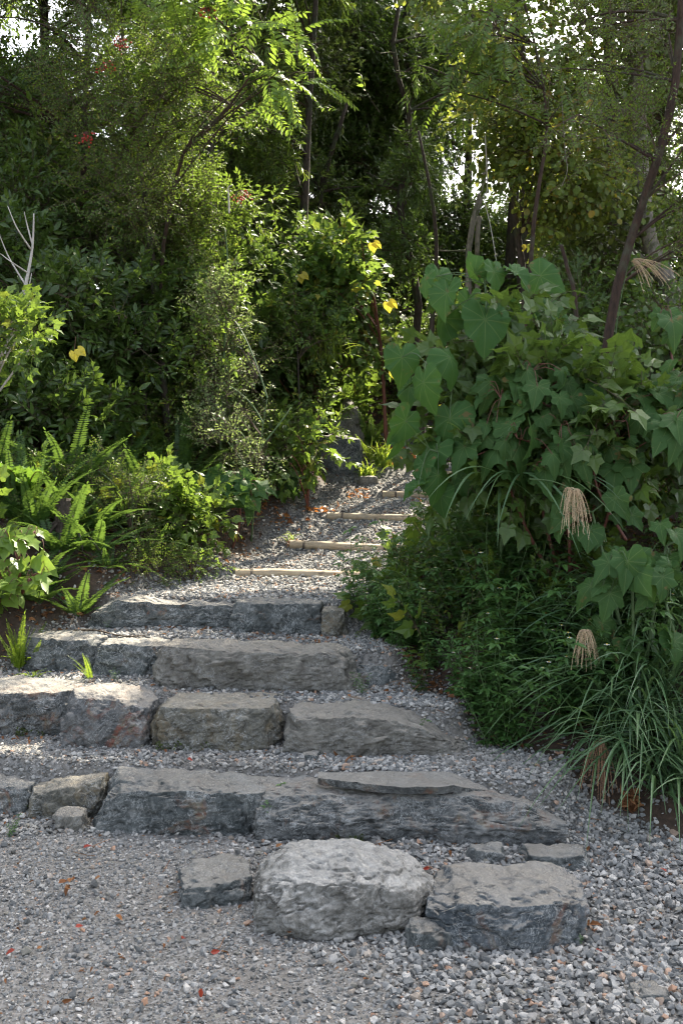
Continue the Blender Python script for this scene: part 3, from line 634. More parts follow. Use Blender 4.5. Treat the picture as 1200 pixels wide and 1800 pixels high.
# ------------------------------------------------------------------ log steps
def logs():
    m, t, b = mat('log_wood'); tc = t.nodes.new('ShaderNodeTexCoord'); co = tc.outputs['Object']
    mp = t.nodes.new('ShaderNodeMapping'); mp.inputs['Scale'].default_value = (.12, 1, 1); t.links.new(co, mp.inputs[0])
    n = noise(t, 60, 7, .65, mp.outputs[0]); c = ramp(t, n, [(.25, (.22, .16, .1)), (.5, (.42, .33, .21)), (.75, (.56, .46, .31))])
    sp = ramp(t, noise(t, 9, 4, .6, co), [(.64, (0, 0, 0)), (.7, (1, 1, 1))]); c = mix(t, mth(t, 'MULTIPLY', sp, .7), c, (.07, .045, .03)); c = mix(t, ramp(t, noise(t, 14, 6, .7, co), [(.45, (0, 0, 0)), (.7, (.6, .6, .6))]), c, (.16, .15, .13))
    t.links.new(c, b.inputs['Base Color']); b.inputs['Roughness'].default_value = .75; bump(t, n, .5, .004, b); M['log'] = m
    M['logend'] = plain('log_end', (.2, .14, .09), .9, .5, 50)
    desc = ['lowest log step, just above the top stone row', 'second log step up, its right end in the weeds', 'third log step up, longest fully visible rail',
            'fourth log step up, crossed by a big hanging leaf', 'fifth log step up, mostly hidden by leaves', 'topmost log step, seen beyond the big leaves']
    for i, (x0, x1, py, z) in enumerate(LOGS):
        d = LOGD[i]; A, B = P(x0, py, d), P(x1, py, d); r = .041 - .001 * i
        A = A.copy(); B = B.copy(); dz = (.0, -.018, -.005, 0, 0, 0)[i]; B[2] += dz; B[1] -= .05; A[2] -= .01; B[2] -= .012
        c0 = (A + B) / 2; th = thing('log_step', desc[i], 'log', c0, 'log steps of the gravel path')
        a = Acc(); n = 26; tt = np.linspace(0, 1, n)[:, None]; pts = A + (B - A) * tt; pts[:, 2] += .006 * np.sin(tt[:, 0] * 5 + i); rad = r * (1 - .04 * tt[:, 0]) * (1 + .015 * np.sin(tt[:, 0] * 23 + i))
        tube(a, pts, rad, 20, 0, False, .012)
        for e, s in ((pts[0], pts[1]), (pts[-1], pts[-2])):
            q = Acc(); k = e + (e - s) / np.linalg.norm(e - s) * .002; tube(a, np.array([k, s * .2 + e * .8]), r * .985, 20, 1)
        a.build('pole', ['log', 'logend'], th, True)
        for f in (.13, .87):
            pc = A + (B - A) * f; ax = norm(B - A); a = Acc(); u = norm(np.cross(ax, [0, 0, 1.])); v = np.cross(u, ax)
            for off in (-.005, .004):
                an = np.linspace(0, 2 * np.pi, 22); ring = pc + ax * off + (r * 1.06) * (np.cos(an)[:, None] * u + np.sin(an)[:, None] * v); tube(a, ring, .0035, 5, 0, False)
            kn = pc + np.array([0, 0, r + .006]); tube(a, np.array([kn + [-.02, 0, .0], kn + [0, 0, .012], kn + [.022, 0, .004]]), .004, 5, 0)
            a.build('tie', ['tie'], th)
            a = Acc(); sp = pc + np.array([0, -r - .016, 0]); tube(a, np.array([sp + [0, 0, -.2], sp + [0, 0, -.025]]), .012, 7, 0); a.build('stake', ['bark_dark'], th)
logs()

# ------------------------------------------------------------------ litter
def litter():
    a = Acc(); n = 40000; x = rng.uniform(-3.5, 4, n); y = rng.uniform(4.6, 15, n); sm = soil_mask(x, y)
    q = np.stack([x, y, 0 * x], 1)
    k = (rng.random(n) < sm * .9 + .012) & (np.abs(x) < y * .4 + .4); x, y = x[k], y[k]; n = len(x)
    p = np.stack([x, y, H(x, y) + rng.uniform(.004, .02, n)], 1)
    pk = rng.integers(0, 3, n)
    for i in range(3):
        m = pk == i; inst(a, leaf(.5, .3, .3 * i), p[m], rng.normal(0, 1, (m.sum(), 3)) * [1, 1, .35], rng.normal(0, .5, (m.sum(), 3)) + [0, 0, 1], rng.uniform(.018, .05, m.sum()))
    # leaves blown onto the gravel, gathered at the feet of the stones
    xs, ys = [], []
    for k in range(4):
        xx = rng.uniform(-2.0, (1.0, .6, .35, .1)[k], 90); yy = rowy(k, xx) - rng.gamma(1.3, .05, 90); xs.append(xx); ys.append(yy)
    xs.append(rng.uniform(-1.4, 1.5, 110)); ys.append(rng.uniform(2.7, 4.2, 110)); xs.append(rng.uniform(-.9, 1.0, 160)); ys.append(rng.uniform(6.3, 9.5, 160))
    x = np.concatenate(xs); y = np.concatenate(ys); c = len(x); p = np.stack([x, y, H(x, y) + rng.uniform(.008, .022, c)], 1)
    inst(a, leaf(.45, .3, .5), p, rng.normal(0, 1, (c, 3)) * [1, 1, .3], rng.normal(0, .5, (c, 3)) + [0, 0, 1], rng.uniform(.012, .034, c))
    for _ in range(60):
        xx, yy = rng.uniform(-1.4, 1.4), rng.uniform(2.8, 6.5); z = Hs(xx, yy) + .016; an = rng.uniform(0, np.pi); L = rng.uniform(.03, .1)
        tube(a, curve([xx, yy, z], [xx + L * math.cos(an), yy + L * math.sin(an), z + rng.uniform(0, .01)], 4, .25), .0013, 3, 0, False)
    # twigs
    for _ in range(160):
        yy = rng.uniform(5.5, 11); xx = np.interp(yy, EY, XL) + rng.normal(-.25, .25); z = Hs(xx, yy) + .02; an = rng.uniform(0, np.pi); L = rng.uniform(.04, .14)
        tube(a, curve([xx, yy, z], [xx + L * math.cos(an), yy + L * math.sin(an), z + rng.uniform(0, .02)], 4, .3), .002, 3, 0, False)
    kind(a.build('leaf_litter', ['l_dry']), 'stuff', 'brown dead leaves and twigs on the soil beside the path')
    a = Acc()
    for (px, py, z, r, c) in ((700, 800, 1.58, .28, 260), (740, 800, 1.6, .2, 120), (690, 818, 1.45, .12, 40), (630, 875, 1.2, .12, 22), (770, 886, 1.12, .1, 18), (735, 780, 1.7, .25, 120), (560, 900, 1.1, .12, 30), (850, 730, 1.9, .35, 120), (480, 905, 1.1, .2, 50)):
        c0 = GR(px, py, 5); d = c0[1]; xx = c0[0] + rng.normal(0, r * .6, c); yy = d + rng.normal(0, r * .6, c)
        p = np.stack([xx, yy, H(xx, yy) + rng.uniform(.01, .03, c)], 1); inst(a, leaf(.55, .3, .4), p, rng.normal(0, 1, (c, 3)) * [1, 1, .4], rng.normal(0, .6, (c, 3)) + [0, 0, 1], rng.uniform(.03, .075, c))
    kind(a.build('orange_leaf_litter', ['l_orange']), 'stuff', 'rust orange fallen leaves on the upper path')
    for i, (px, py, z, m, lab) in enumerate(((355, 1757, 0, 'l_red', 'small red fallen leaf lowest on the gravel'), (370, 1692, 0, 'l_red', 'small red fallen leaf above another red one on the gravel'), (320, 1670, 0, 'l_red', 'tiny red fallen leaf below the flat dark rock'),
            (27, 1696, 0, 'l_red', 'narrow dark red fallen leaf at the left of the gravel'), (133, 1652, 0, 'l_red', 'dark red fallen petal on the left gravel'), (508, 1657, 0, 'l_orange', 'orange red leaf under the pale boulder edge'), (147, 1508, 0, 'l_red', 'narrow reddish leaf on fine gravel left of the flat dark rock'),
            (330, 1345, .2, 'l_red', 'crimson fallen leaf on the lowest tread'), (414, 1582, 0, 'l_dry', 'brown curled leaf beside the flat dark rock'), (328, 1572, 0, 'l_orange', 'rusty leaf standing against the flat dark rock'), (205, 1628, 0, 'l_orange', 'pale orange leaf lying on the left gravel'), (120, 1583, 0, 'l_dry', 'patch of brown dry moss leaf on the left gravel'),
            (755, 1542, 0, 'l_red', 'red leaf between the two front boulders'), (1170, 1545, 0, 'l_red', 'dark red leaf in coarse gravel near the right edge'), (1055, 1685, 0, 'l_red', 'red leaf right of the flat-topped boulder'), (1028, 1635, 0, 'l_dry', 'brown leaves at the right foot of the flat-topped boulder'), (620, 1352, .2, 'l_dry', 'dead brown leaf in front of the long rounded step stone'),
            (235, 1186, .385, 'l_dry', 'brown leaf left of the dark blue step stone foot'), (340, 1200, .385, 'l_orange', 'orange leaf before the long tan-grey step stone'), (1105, 1445, 0, 'l_dry', 'dry brown leaf near the seed plume'))):
        d = GD(py, z); p = P(px, py, d); p[2] = Hs(p[0], p[1]) + .03; a = Acc(); c = 1 if m != 'l_dry' else 4
        inst(a, leaf(.5, .25, .3), p + rng.normal(0, .012, (c, 3)) * (c > 1), rng.normal(0, 1, (c, 3)) * [1, 1, .3], rng.normal(0, .35, (c, 3)) + [0, -.4, 1], np.full(c, .032 if c == 1 else .045))
        tag(a.build('fallen_leaf', [m], loc=p), lab, 'leaf', 'fallen leaves on the gravel')
litter()

# ------------------------------------------------------------------ crowns
def scatter(acc, c, r, n, tpls, size=1, upb=.35, rr=None, sq=.75, mt=None, carve=True, jit=.5, hang=0, near=.45):
    u = norm(rng.normal(0, 1, (n, 3))); rad = rng.random(n) ** .42; p = c + u * rad[:, None] * r * [1, 1, sq]
    if carve: k = lit_keep(p, near) & gap_keep(p); p, u = p[k], u[k]
    k = p[:, 2] > H(p[:, 0], p[:, 1], False) + .03; p, u = p[k], u[k]; n = len(p)
    if not n: return p
    Y = u * .8 + [0, 0, upb - hang] + rng.normal(0, jit, (n, 3)); Z = rng.normal(0, .35, (n, 3)) + [0, -.25, 1] + u * .5
    s = size * rng.uniform(.75, 1.2, n); pk = rng.integers(0, len(tpls), n)
    for i in range(len(tpls)):
        m = pk == i; inst(acc, tpls[i], p[m], Y[m], Z[m], s[m])
    return p
def carve_faces(acc, near=.45, extra=.04):
    if not acc.V: return
    V, F, Mt, UV = acc.arrays(); n = len(F); keep = np.ones(n, bool)
    for i in range(0, n, 60000): keep[i:i + 60000] = lit_keep(V[F[i:i + 60000, 0]], near, extra)
    acc.V, acc.F, acc.Mt, acc.UV = [V], [F[keep]], [Mt[keep]], [UV]
def tree(name, label, cat, trunk, r0, blobs, tpls, leafm, bark='bark_dark', size=1, dens=60, r1=None, group=None, seps=True, stemm='twig', ncl=None, upb=.35, branches=True, hang=0, nb=14):
    trunk = poly(trunk, 12); base = trunk[0]; r1 = r1 or r0 * .35
    th = thing(name, label, cat, base, group)
    a = Acc(); tube(a, trunk, np.linspace(r0, r1, 12), 9, 0, True, .08); a.build('trunk' if cat == 'tree' else 'stem', [bark], th, True)
    cr = Acc(); cl = []
    for (c, rx, rz, n, rc) in blobs:
        c = np.asarray(c, float)
        for _ in range(n):
            u = norm(rng.normal(0, 1, 3)) * rng.random() ** .4; cl.append((c + u * [rx, rx * .8, rz], rc * rng.uniform(.7, 1.25)))
    bi = 0
    nr_ = .45 if cat == 'tree' and r0 >= .04 else 1.2
    for c, rc in cl:
        if branches:
            hts = trunk[:, 2]; j = int(np.clip(np.searchsorted(hts, c[2] - .35 * np.linalg.norm(c[:2] - base[:2]) - .25), 1, 11)); s = trunk[j]
            L = np.linalg.norm(c - s); pts = curve(s, c, 8, .15, .06)
            if (~lit_keep(pts, nr_ + .15, .0)).sum() > 1: pts = pts[:1]
            if len(pts) < 2: pass
            elif bi < nb and L > .35: b = Acc(); tube(b, pts, np.linspace(max(.008, r0 * .3), .004, 8), 6, 0, False); b.build('branch', [bark], th, True); bi += 1
            else: tube(cr, pts, np.linspace(max(.006, r0 * .2), .003, 8), 4, 1, False)
        p = scatter(cr, c, rc, int(dens * (rc / .45) ** 2), tpls, size, upb, hang=hang, near=nr_)
        for q in p[::7]: tube(cr, curve(c, q, 4, .2), [.004, .003, .002, .0015], 3, 1, False)
    carve_faces(cr, nr_)
    if cr.V: cr.build('crown' if cat == 'tree' else 'foliage', [leafm, stemm], th)
    return th
def B(px, py, d, rx, rz, n, rc): return (P(px, py, d), rx, rz, n, rc)
def gbase(px, d): p = P(px, 800, d); return np.array([p[0], p[1], Hs(p[0], p[1]) - .05])
def tr(*pts):                         # trunk polyline: first entry (px, d) on the ground, others (px, py, d)
    return [gbase(*pts[0])] + [P(*q) for q in pts[1:]]

# ------------------------------------------------------------------ trees of the wood
LT, LM = 'tree', 'l_mid'
tree('evergreen_tree', 'dark tree at the far left with a straight brown trunk', LT, tr((150, 9.2), (150, 560, 9.2), (147, 300, 9.3), (160, -60, 9.5)), .06,
     [B(40, 150, 9.4, 1.0, 1.0, 16, .45), B(60, 420, 9.2, .9, .8, 12, .42), B(150, -160, 9.5, 1.3, .9, 16, .5), B(250, -420, 9.6, 1.3, .7, 12, .55), B(170, 400, 9.8, .5, .8, 6, .38)], S_med, 'l_dark', 'bark_red', dens=62)
tree('heavenly_bamboo_tree', 'fine-leaved light green tree with red berry clusters, upper left', LT, tr((300, 8.6), (262, 400, 8.6), (240, 240, 8.5), (215, 60, 8.5)), .035,
     [B(200, 130, 8.4, .55, .55, 11, .36), B(330, 240, 8.3, .55, .6, 12, .36), B(260, 330, 8.4, .5, .4, 8, .33), B(150, 10, 8.6, .7, .4, 8, .36)], S_nand, 'l_mid', dens=56)
tree('sumac_tree', 'tree with feathery compound leaves on a diagonal bare limb, top centre left', LT, tr((295, 8.6), (280, 520, 8.6), (312, 300, 8.2), (352, 235, 8.1), (400, 190, 8.0), (455, 110, 7.9)), .02,
     [B(430, 80, 7.9, .38, .22, 8, .28), B(340, 30, 8.0, .4, .3, 6, .3), B(490, 135, 7.9, .25, .15, 4, .24), B(270, 110, 8.3, .35, .3, 4, .28)], S_pinn, 'l_bright', 'bark_red', dens=26, size=.95)
tree('small_leaved_tree', 'dense small-leaved green tree filling the left centre of the wood', LT, tr((395, 9.6), (385, 500, 9.6), (370, 300, 9.7), (380, -20, 9.8)), .05,
     [B(340, 330, 9.2, .7, .7, 14, .4), B(370, 170, 9.6, .7, .6, 10, .42), B(420, -40, 9.8, .8, .6, 12, .42), B(450, -330, 9.8, 1.3, .8, 16, .55), B(300, 480, 9.2, .7, .5, 10, .38)], S_small, LM, dens=64)
tree('evergreen_tree', 'tall tree behind the sumac with drooping narrow leaves, top centre', LT, tr((520, 11.4), (530, 500, 11.4), (540, 250, 11.5), (560, -80, 11.6)), .07,
     [B(540, 60, 11.4, 1.0, .8, 13, .5), B(500, 260, 11, .7, .7, 10, .45), B(560, -120, 11.6, 1.3, .7, 13, .5), B(500, -380, 11.2, 1.5, .8, 14, .6)], S_narrow, LM, dens=66)
tree('evergreen_tree', 'dark tangled tree hung with dead creepers, top middle of the photo', LT, tr((712, 12.2), (735, 520, 12.3), (700, 380, 12.1), (722, 220, 12.3), (690, 90, 12.1), (715, -60, 12.3)), .055,
     [B(680, 120, 12, .9, .9, 14, .48), B(720, -100, 12.3, 1.4, .8, 14, .5), B(800, -330, 12, 1.6, .8, 14, .6), B(790, 120, 12.4, .7, .8, 9, .45), B(700, 330, 12.3, .6, .5, 9, .4)], S_narrow, 'l_dark', dens=70)
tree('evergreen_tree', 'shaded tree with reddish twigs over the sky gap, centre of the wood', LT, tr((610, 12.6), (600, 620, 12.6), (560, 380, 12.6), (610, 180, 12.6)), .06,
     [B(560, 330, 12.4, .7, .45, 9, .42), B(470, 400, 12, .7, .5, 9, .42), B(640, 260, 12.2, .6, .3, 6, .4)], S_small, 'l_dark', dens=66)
tree('broadleaf_tree', 'slender tree holding a tier of sunlit leaves in the middle of the wood', LT, tr((735, 10.6), (760, 560, 10.6), (765, 400, 10.5), (735, 230, 10.2)), .035,
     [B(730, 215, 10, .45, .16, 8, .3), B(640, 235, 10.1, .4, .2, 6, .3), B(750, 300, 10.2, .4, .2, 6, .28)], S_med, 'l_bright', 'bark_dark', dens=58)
tree('broadleaf_tree', 'tree with round yellow-green leaves covering the upper right', LT, tr((930, 9.6), (925, 560, 9.5), (900, 330, 9.4), (880, 60, 9.4)), .05,
     [B(850, 90, 9.2, .7, .7, 12, .42), B(960, 330, 9, .6, .6, 12, .38), B(900, 230, 9.2, .5, .4, 6, .38), B(870, -80, 9.4, .9, .5, 11, .42), B(900, -360, 9.4, 1.2, .8, 14, .55), B(960, 130, 8.8, .5, .5, 6, .36)], S_round, 'l_yellow', dens=62, hang=.5)
tree('evergreen_tree', 'darker tree between two thin pale stems right of centre', LT, tr((835, 11.4), (822, 460, 11.4), (850, 320, 11.4), (860, 140, 11.4)), .045,
     [B(830, 330, 11.4, .7, .8, 12, .42), B(760, 440, 11.6, .5, .4, 6, .38), B(900, 470, 11, .6, .4, 8, .38)], S_med, 'l_dark', 'bark_pale', dens=60)
tree('pale_barked_tree', 'tree with a thick pale mottled trunk behind the reddish tree', LT, tr((1215, 9.2), (1180, 520, 9.2), (1135, 400, 9.2), (1122, 200, 9.3), (1108, -60, 9.4)), .085,
     [B(1100, 40, 9.3, .8, .6, 9, .4), B(1040, 420, 9.6, .5, .4, 5, .36), B(1180, 470, 9.4, .4, .3, 4, .34), B(1150, -120, 9.4, 1.1, .4, 8, .45)], S_round, 'l_olive', 'bark_pale', dens=52, r1=.06)
tree('reddish_tree', 'leaning tree with dark reddish bark at the right edge', LT, tr((1048, 6.6), (1058, 700, 6.6), (1078, 530, 6.6), (1118, 390, 6.6), (1160, 260, 6.5), (1188, 130, 6.5), (1200, -60, 6.5)), .035,
     [B(1150, 40, 6.5, .35, .3, 5, .25), B(1060, 215, 6.6, .35, .15, 4, .24), B(1230, 250, 6.6, .3, .5, 6, .28), B(1010, 90, 6.9, .3, .2, 4, .24), B(1230, 420, 6.6, .25, .3, 4, .22)], S_fine, 'l_mid', 'bark_red', dens=60, r1=.024)
tree('pinnate_tree', 'hanging spray of small paired leaves at the top, right of centre', LT, tr((905, 7.9), (935, 420, 7.9), (960, 200, 7.9), (910, -40, 7.7)), .022,
     [B(900, 50, 7.7, .4, .22, 7, .27), B(830, 120, 7.8, .3, .25, 4, .25), B(980, 120, 7.7, .3, .2, 3, .24)], S_pinn, 'l_mid', 'bark_red', dens=26, hang=.5, size=.8)
for lab, bx, by, hb in (('tallest added shade tree beyond the thick pale trunk, its crown above everything', 4.4, 10.2, 9.0), ('tall slim added shade tree rising behind the round-leaved tree', 2.9, 11.2, 9.2), ('tall added shade tree standing far right of the leaning tree', 6.2, 9.6, 8.6), ('tall slim added shade tree above the hanging pinnate spray', 2.2, 12.6, 9.6)):  # high crowns added towards the sun, mostly out of view, to shade the forecourt
    bb = np.array([bx, by, Hs(bx, by) - .05]); C0 = lambda dx, dy, z: np.array([bx + dx, by + dy, z])
    tree('added_shade_tree', lab, LT, [bb, bb + [.1, 0, 3], bb + [0, .1, 5.5], bb + [.1, 0, 8]], .1, [(C0(0, 0, hb), 1.5, 1.1, 26, .6), (C0(.3, 0, hb - 2), 1.2, 1.0, 12, .55)], S_back, 'l_mid', dens=70, group='tall trees added to shade the foreground', nb=10)
# trees further back: one of each leaf kind, then copies turned round
backs = [('far tree of the wood, its crown closing the top left corner', (-60, 14.5)), ('far tree of the wood, standing behind the berry tree', (230, 14)), ('far tree of the wood, above the centre sky gap', (520, 15.5)),
         ('far tree of the wood, behind the creeper-hung tree', (690, 15)), ('far tree of the wood, behind the pale stems', (880, 14.5)), ('far tree of the wood, behind the thick pale trunk', (1040, 15.5)), ('far tree of the wood, closing the right photo edge', (1240, 14))]
backs += [('far tree of the wood, outside the left of the glossy shrub', (-420, 10.5)), ('far tree of the wood, furthest out to the left', (-900, 10)), ('far tree of the wood, furthest out to the right', (1750, 11)), ('far tree of the wood, deep behind the creeper-hung tree', (740, 18.5)), ('far tree of the wood, deep behind the round-leaved tree', (960, 18)), ('far tree of the wood, deep behind the sumac', (470, 19)), ('far tree of the wood, behind the glossy shrub at the left', (60, 12.6)), ('far tree of the wood, behind the small-leaved tree', (400, 13)), ('far tree of the wood, low and dark behind the path end', (800, 16.5)), ('far tree of the wood, between path end and sky gap', (620, 17)), ('far tree of the wood, thick and low behind the leaning tree', (1130, 12.5))]
for k, (lab, (px, d)) in enumerate(backs):
    bx = gbase(px, d); q = 1 + .1 * (k % 3 - 1); e = rng.normal(0, .25, (4, 2))
    C0 = lambda i, z: bx + [e[i, 0], e[i, 1], z * q]
    low = k in (2, 9, 10)
    tree('forest_tree', lab, LT, [bx, bx + [.1, 0, 2], bx + [.2, .1, 4], bx + [.1, 0, 6.5]], .1,
        [(C0(0, 1.5), 1.3, .8, 12, .55), (C0(1, 3.0 if not low else 2.2), 1.3, 1.0, 13 if not low else 8, .58), (C0(2, 5.2), 1.4, 1.3, 16, .62), (C0(3, 7.6), 1.1, 1.0, 9, .62)], S_back if k % 3 else S_med, ('l_dark', 'l_mid', 'l_olive', 'l_dark')[k % 4], dens=74, group='far trees of the wood', nb=8, size=1.1)
def dup(root, loc, rz, sc=1, label=None):
    r = root.copy(); COL.objects.link(r); r.location = loc; r.rotation_euler = (0, 0, rz); r.scale = (sc, sc, sc)
    if label: r['label'] = label
    for ch in list(root.children):
        c = ch.copy(); COL.objects.link(c); c.parent = r
        for g in ch.children: q = g.copy(); COL.objects.link(q); q.parent = c
    return r
# ------------------------------------------------------------------ shrubs
SH = 'shrub'
tree('glossy_shrub', 'dense dark glossy-leaved shrub at the left edge', SH, tr((60, 7.9), (70, 760, 7.9), (80, 560, 7.9)), .03,
     [B(60, 600, 7.8, .75, .5, 17, .32), B(180, 560, 7.9, .4, .4, 7, .28), B(60, 700, 7.5, .6, .2, 9, .28), B(20, 450, 8, .5, .4, 7, .3)], S_gloss, 'l_gloss', dens=70, upb=.6)
tree('glossy_shrub', 'dark glossy shrub in the shade behind the sword ferns', SH, tr((250, 8.6), (255, 700, 8.6), (250, 520, 8.6)), .03,
     [B(220, 560, 8.7, .5, .4, 9, .32), B(300, 600, 8.8, .4, .3, 6, .3), B(340, 520, 9, .4, .4, 6, .3)], S_gloss, 'l_gloss', dens=60, upb=.5)
tree('sunlit_shrub', 'upright twiggy shrub with pale sunlit tips beside the path', SH, tr((440, 8.0), (455, 800, 8.0), (470, 700, 8.0)), .008,
     [B(480, 690, 8.0, .36, .34, 15, .2), B(450, 780, 7.9, .3, .2, 8, .2), B(400, 560, 8.2, .14, .3, 6, .17), B(430, 620, 8.1, .2, .3, 7, .17)], S_fine, 'l_pale', 'stemg', size=1.3, dens=140, upb=.9, nb=5)
tree('climbing_shrub', 'tall thin sprays of small leaves climbing above the sunlit shrub', SH, tr((385, 8.5), (390, 700, 8.4), (400, 480, 8.4), (395, 400, 8.4)), .012,
     [B(400, 500, 8.3, .22, .45, 9, .2), B(350, 620, 8.3, .15, .4, 6, .18), B(420, 600, 8.2, .15, .3, 5, .16)], S_small, 'l_bright', 'stemg', dens=60, size=1.0, upb=.6)
tree('lobed_leaf_shrub', 'shrub with yellow-tipped lobed leaves, centre of the picture', SH, tr((680, 10.8), (670, 620, 10.6), (650, 480, 10.3)), .025,
     [B(620, 430, 10.1, .3, .16, 7, .22), B(690, 490, 10., .35, .2, 8, .24), B(600, 520, 10.2, .5, .3, 10, .26), B(690, 590, 10.3, .45, .25, 9, .25), B(540, 430, 10.4, .4, .2, 6, .24)], S_lobed, 'l_fresh', 'stemr', dens=52, hang=.3)
tree('lobed_leaf_shrub', 'shaded broad-leaved shrub behind the yellow-tipped one', SH, tr((560, 10.9), (550, 640, 10.8), (520, 480, 10.8)), .025,
     [B(520, 500, 10.9, .6, .4, 11, .3), B(600, 620, 11, .6, .3, 9, .28), B(480, 600, 10, .35, .3, 6, .25)], S_lobed, 'l_dark', 'stemr', dens=52)
tree('thicket_shrub', 'dark thicket shrub closing the end of the path', SH, tr((740, 13.2), (745, 640, 13.2), (750, 540, 13.2)), .03,
     [B(680, 640, 13, .7, .35, 10, .35), B(800, 600, 13.2, .8, .5, 13, .38), B(900, 640, 12.6, .7, .5, 11, .36)], S_med, 'l_fresh', dens=60)
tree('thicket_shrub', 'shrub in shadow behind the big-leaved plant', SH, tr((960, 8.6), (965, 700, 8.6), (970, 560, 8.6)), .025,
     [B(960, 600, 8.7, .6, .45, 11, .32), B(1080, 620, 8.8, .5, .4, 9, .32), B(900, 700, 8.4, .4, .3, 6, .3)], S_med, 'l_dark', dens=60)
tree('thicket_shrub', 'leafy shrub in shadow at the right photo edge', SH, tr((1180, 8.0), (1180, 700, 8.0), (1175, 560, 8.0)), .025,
     [B(1180, 620, 8, .5, .5, 11, .32), B(1230, 760, 7.2, .5, .4, 8, .3), B(1120, 760, 7.4, .4, .3, 6, .3)], S_round, 'l_dark', dens=56)
tree('thicket_shrub', 'small-leaved shrub filling the dark hollow left of centre', SH, tr((330, 10.4), (330, 700, 10.4), (340, 560, 10.4)), .025,
     [B(320, 640, 10.4, .7, .5, 12, .36), B(430, 560, 10.6, .6, .5, 10, .36), B(160, 660, 10.2, .9, .6, 12, .4)], S_small, 'l_dark', dens=60)
tree('low_shrub', 'small broad-leaved shrub hanging over the rock at the path bend', SH, tr((540, 9.0), (545, 800, 8.9), (560, 730, 8.9)), .012,
     [B(530, 775, 8.8, .22, .13, 6, .15), B(500, 805, 8.6, .22, .13, 6, .16), B(575, 790, 9.2, .12, .06, 2, .1)], S_lobed, 'l_mid', 'stemr', dens=60, size=.9)
tree('leafy_branch_shrub', 'broad lobed leaves with one yellow leaf jutting in at the left edge', SH, tr((-60, 6.2), (-30, 760, 6.1), (5, 620, 6.0)), .018,
     [B(30, 590, 6.0, .2, .06, 7, .12), B(-60, 610, 6, .2, .1, 4, .14)], S_lobed, 'l_mid', 'bark_white', dens=110, size=.6)
tree('yellowing_leaf_clump', 'low sprawling plant with glossy yellow-green leaves left of the lowest log', SH, tr((335, 6.8), (335, 1000, 6.8), (335, 975, 6.8)), .006,
     [B(335, 985, 6.8, .24, .05, 9, .1), B(290, 1000, 6.7, .15, .05, 4, .09), B(385, 995, 6.8, .12, .04, 3, .08)], S_small, 'l_bright', 'stemr', dens=220, size=.45)
tree('herb', 'upright bushy herb with small toothed leaves between the ferns', SH, tr((232, 6.7), (232, 950, 6.7), (235, 860, 6.7)), .008,
     [B(232, 900, 6.7, .16, .25, 10, .14), B(250, 990, 6.6, .18, .1, 5, .13), B(180, 850, 6.9, .2, .15, 5, .14)], S_fine, 'l_mid', 'stemg', dens=150, size=.75, upb=.8)
tree('herb', 'broad-leaved herb in half shade between herb and seedling', SH, tr((310, 7.2), (310, 920, 7.2), (310, 860, 7.2)), .008,
     [B(310, 890, 7.2, .25, .14, 7, .16), B(350, 920, 7.2, .15, .1, 4, .14)], S_lobed, 'l_mid', 'stemg', dens=90, size=.75)

for lab, px, y0, y1, d, n, tp, lm in (('leafy shrub standing left of the climbing sprays', 300, 560, 740, 9.2, 14, S_med, 'l_mid'), ('leafy shrub in the dark hollow beside the sunlit shrub', 380, 640, 790, 8.9, 11, S_fine, 'l_mid'), ('low leafy shrub between glossy shrub and fern bank', 170, 700, 800, 8.3, 10, S_small, 'l_mid'),
        ('leafy shrub right behind the sunlit shrub', 520, 560, 760, 9.5, 13, S_small, 'l_mid'), ('small shrub on the bank above the path bend', 590, 640, 760, 11.4, 10, S_lobed, 'l_mid'), ('dense green shrub under the berry tree', 230, 420, 600, 9.0, 14, S_nand, 'l_mid'), ('leafy shrub under the diagonal bare limb', 330, 380, 520, 9.0, 13, S_nand, 'l_bright'), ('bushy shrub at the far left behind the dead branch', 60, 330, 500, 9.0, 13, S_med, 'l_mid'), ('tangled shrub under the centre sky gap', 560, 420, 560, 11.2, 12, S_small, 'l_olive')):
    b_ = gbase(px, d); c1, c0_ = P(px, y0, d), P(px, y1, d); tree('understorey_shrub', lab, SH, [b_, (b_ + c1) / 2 + [.03, 0, 0], c1], .016, [(c1, .42, .35, n // 2, .28), (c0_, .45, .35, n - n // 2, .28)], tp, lm, 'bark_dark', dens=80 if tp is not S_nand else 60, nb=6, upb=.5)
for lab, px, py, d, n in (('dark bush filling the gap below the sky between left trees', 300, 430, 11.0, 16), ('dark bush behind the climbing sprays', 440, 520, 11.6, 14), ('dark bush at the back left under the straight-trunked tree', 130, 560, 10.4, 16), ('dark bush behind the two pale stems', 830, 540, 12.4, 14), ('dark bush between the leaning tree and the thick pale trunk', 1070, 520, 10.4, 11), ('dark bush beyond the bright lobed shrub', 640, 560, 12.6, 12)):
    b_ = gbase(px, d); c_ = P(px, py, d); tree('forest_bush', lab, 'bush', [b_, b_ * .5 + c_ * .5 + [.05, 0, 0], c_], .03, [(c_, .75, .6, n, .4), ((b_ + c_) / 2, .7, .5, n // 2, .36)], S_med if n % 4 else S_small, 'l_dark', dens=66, nb=6)
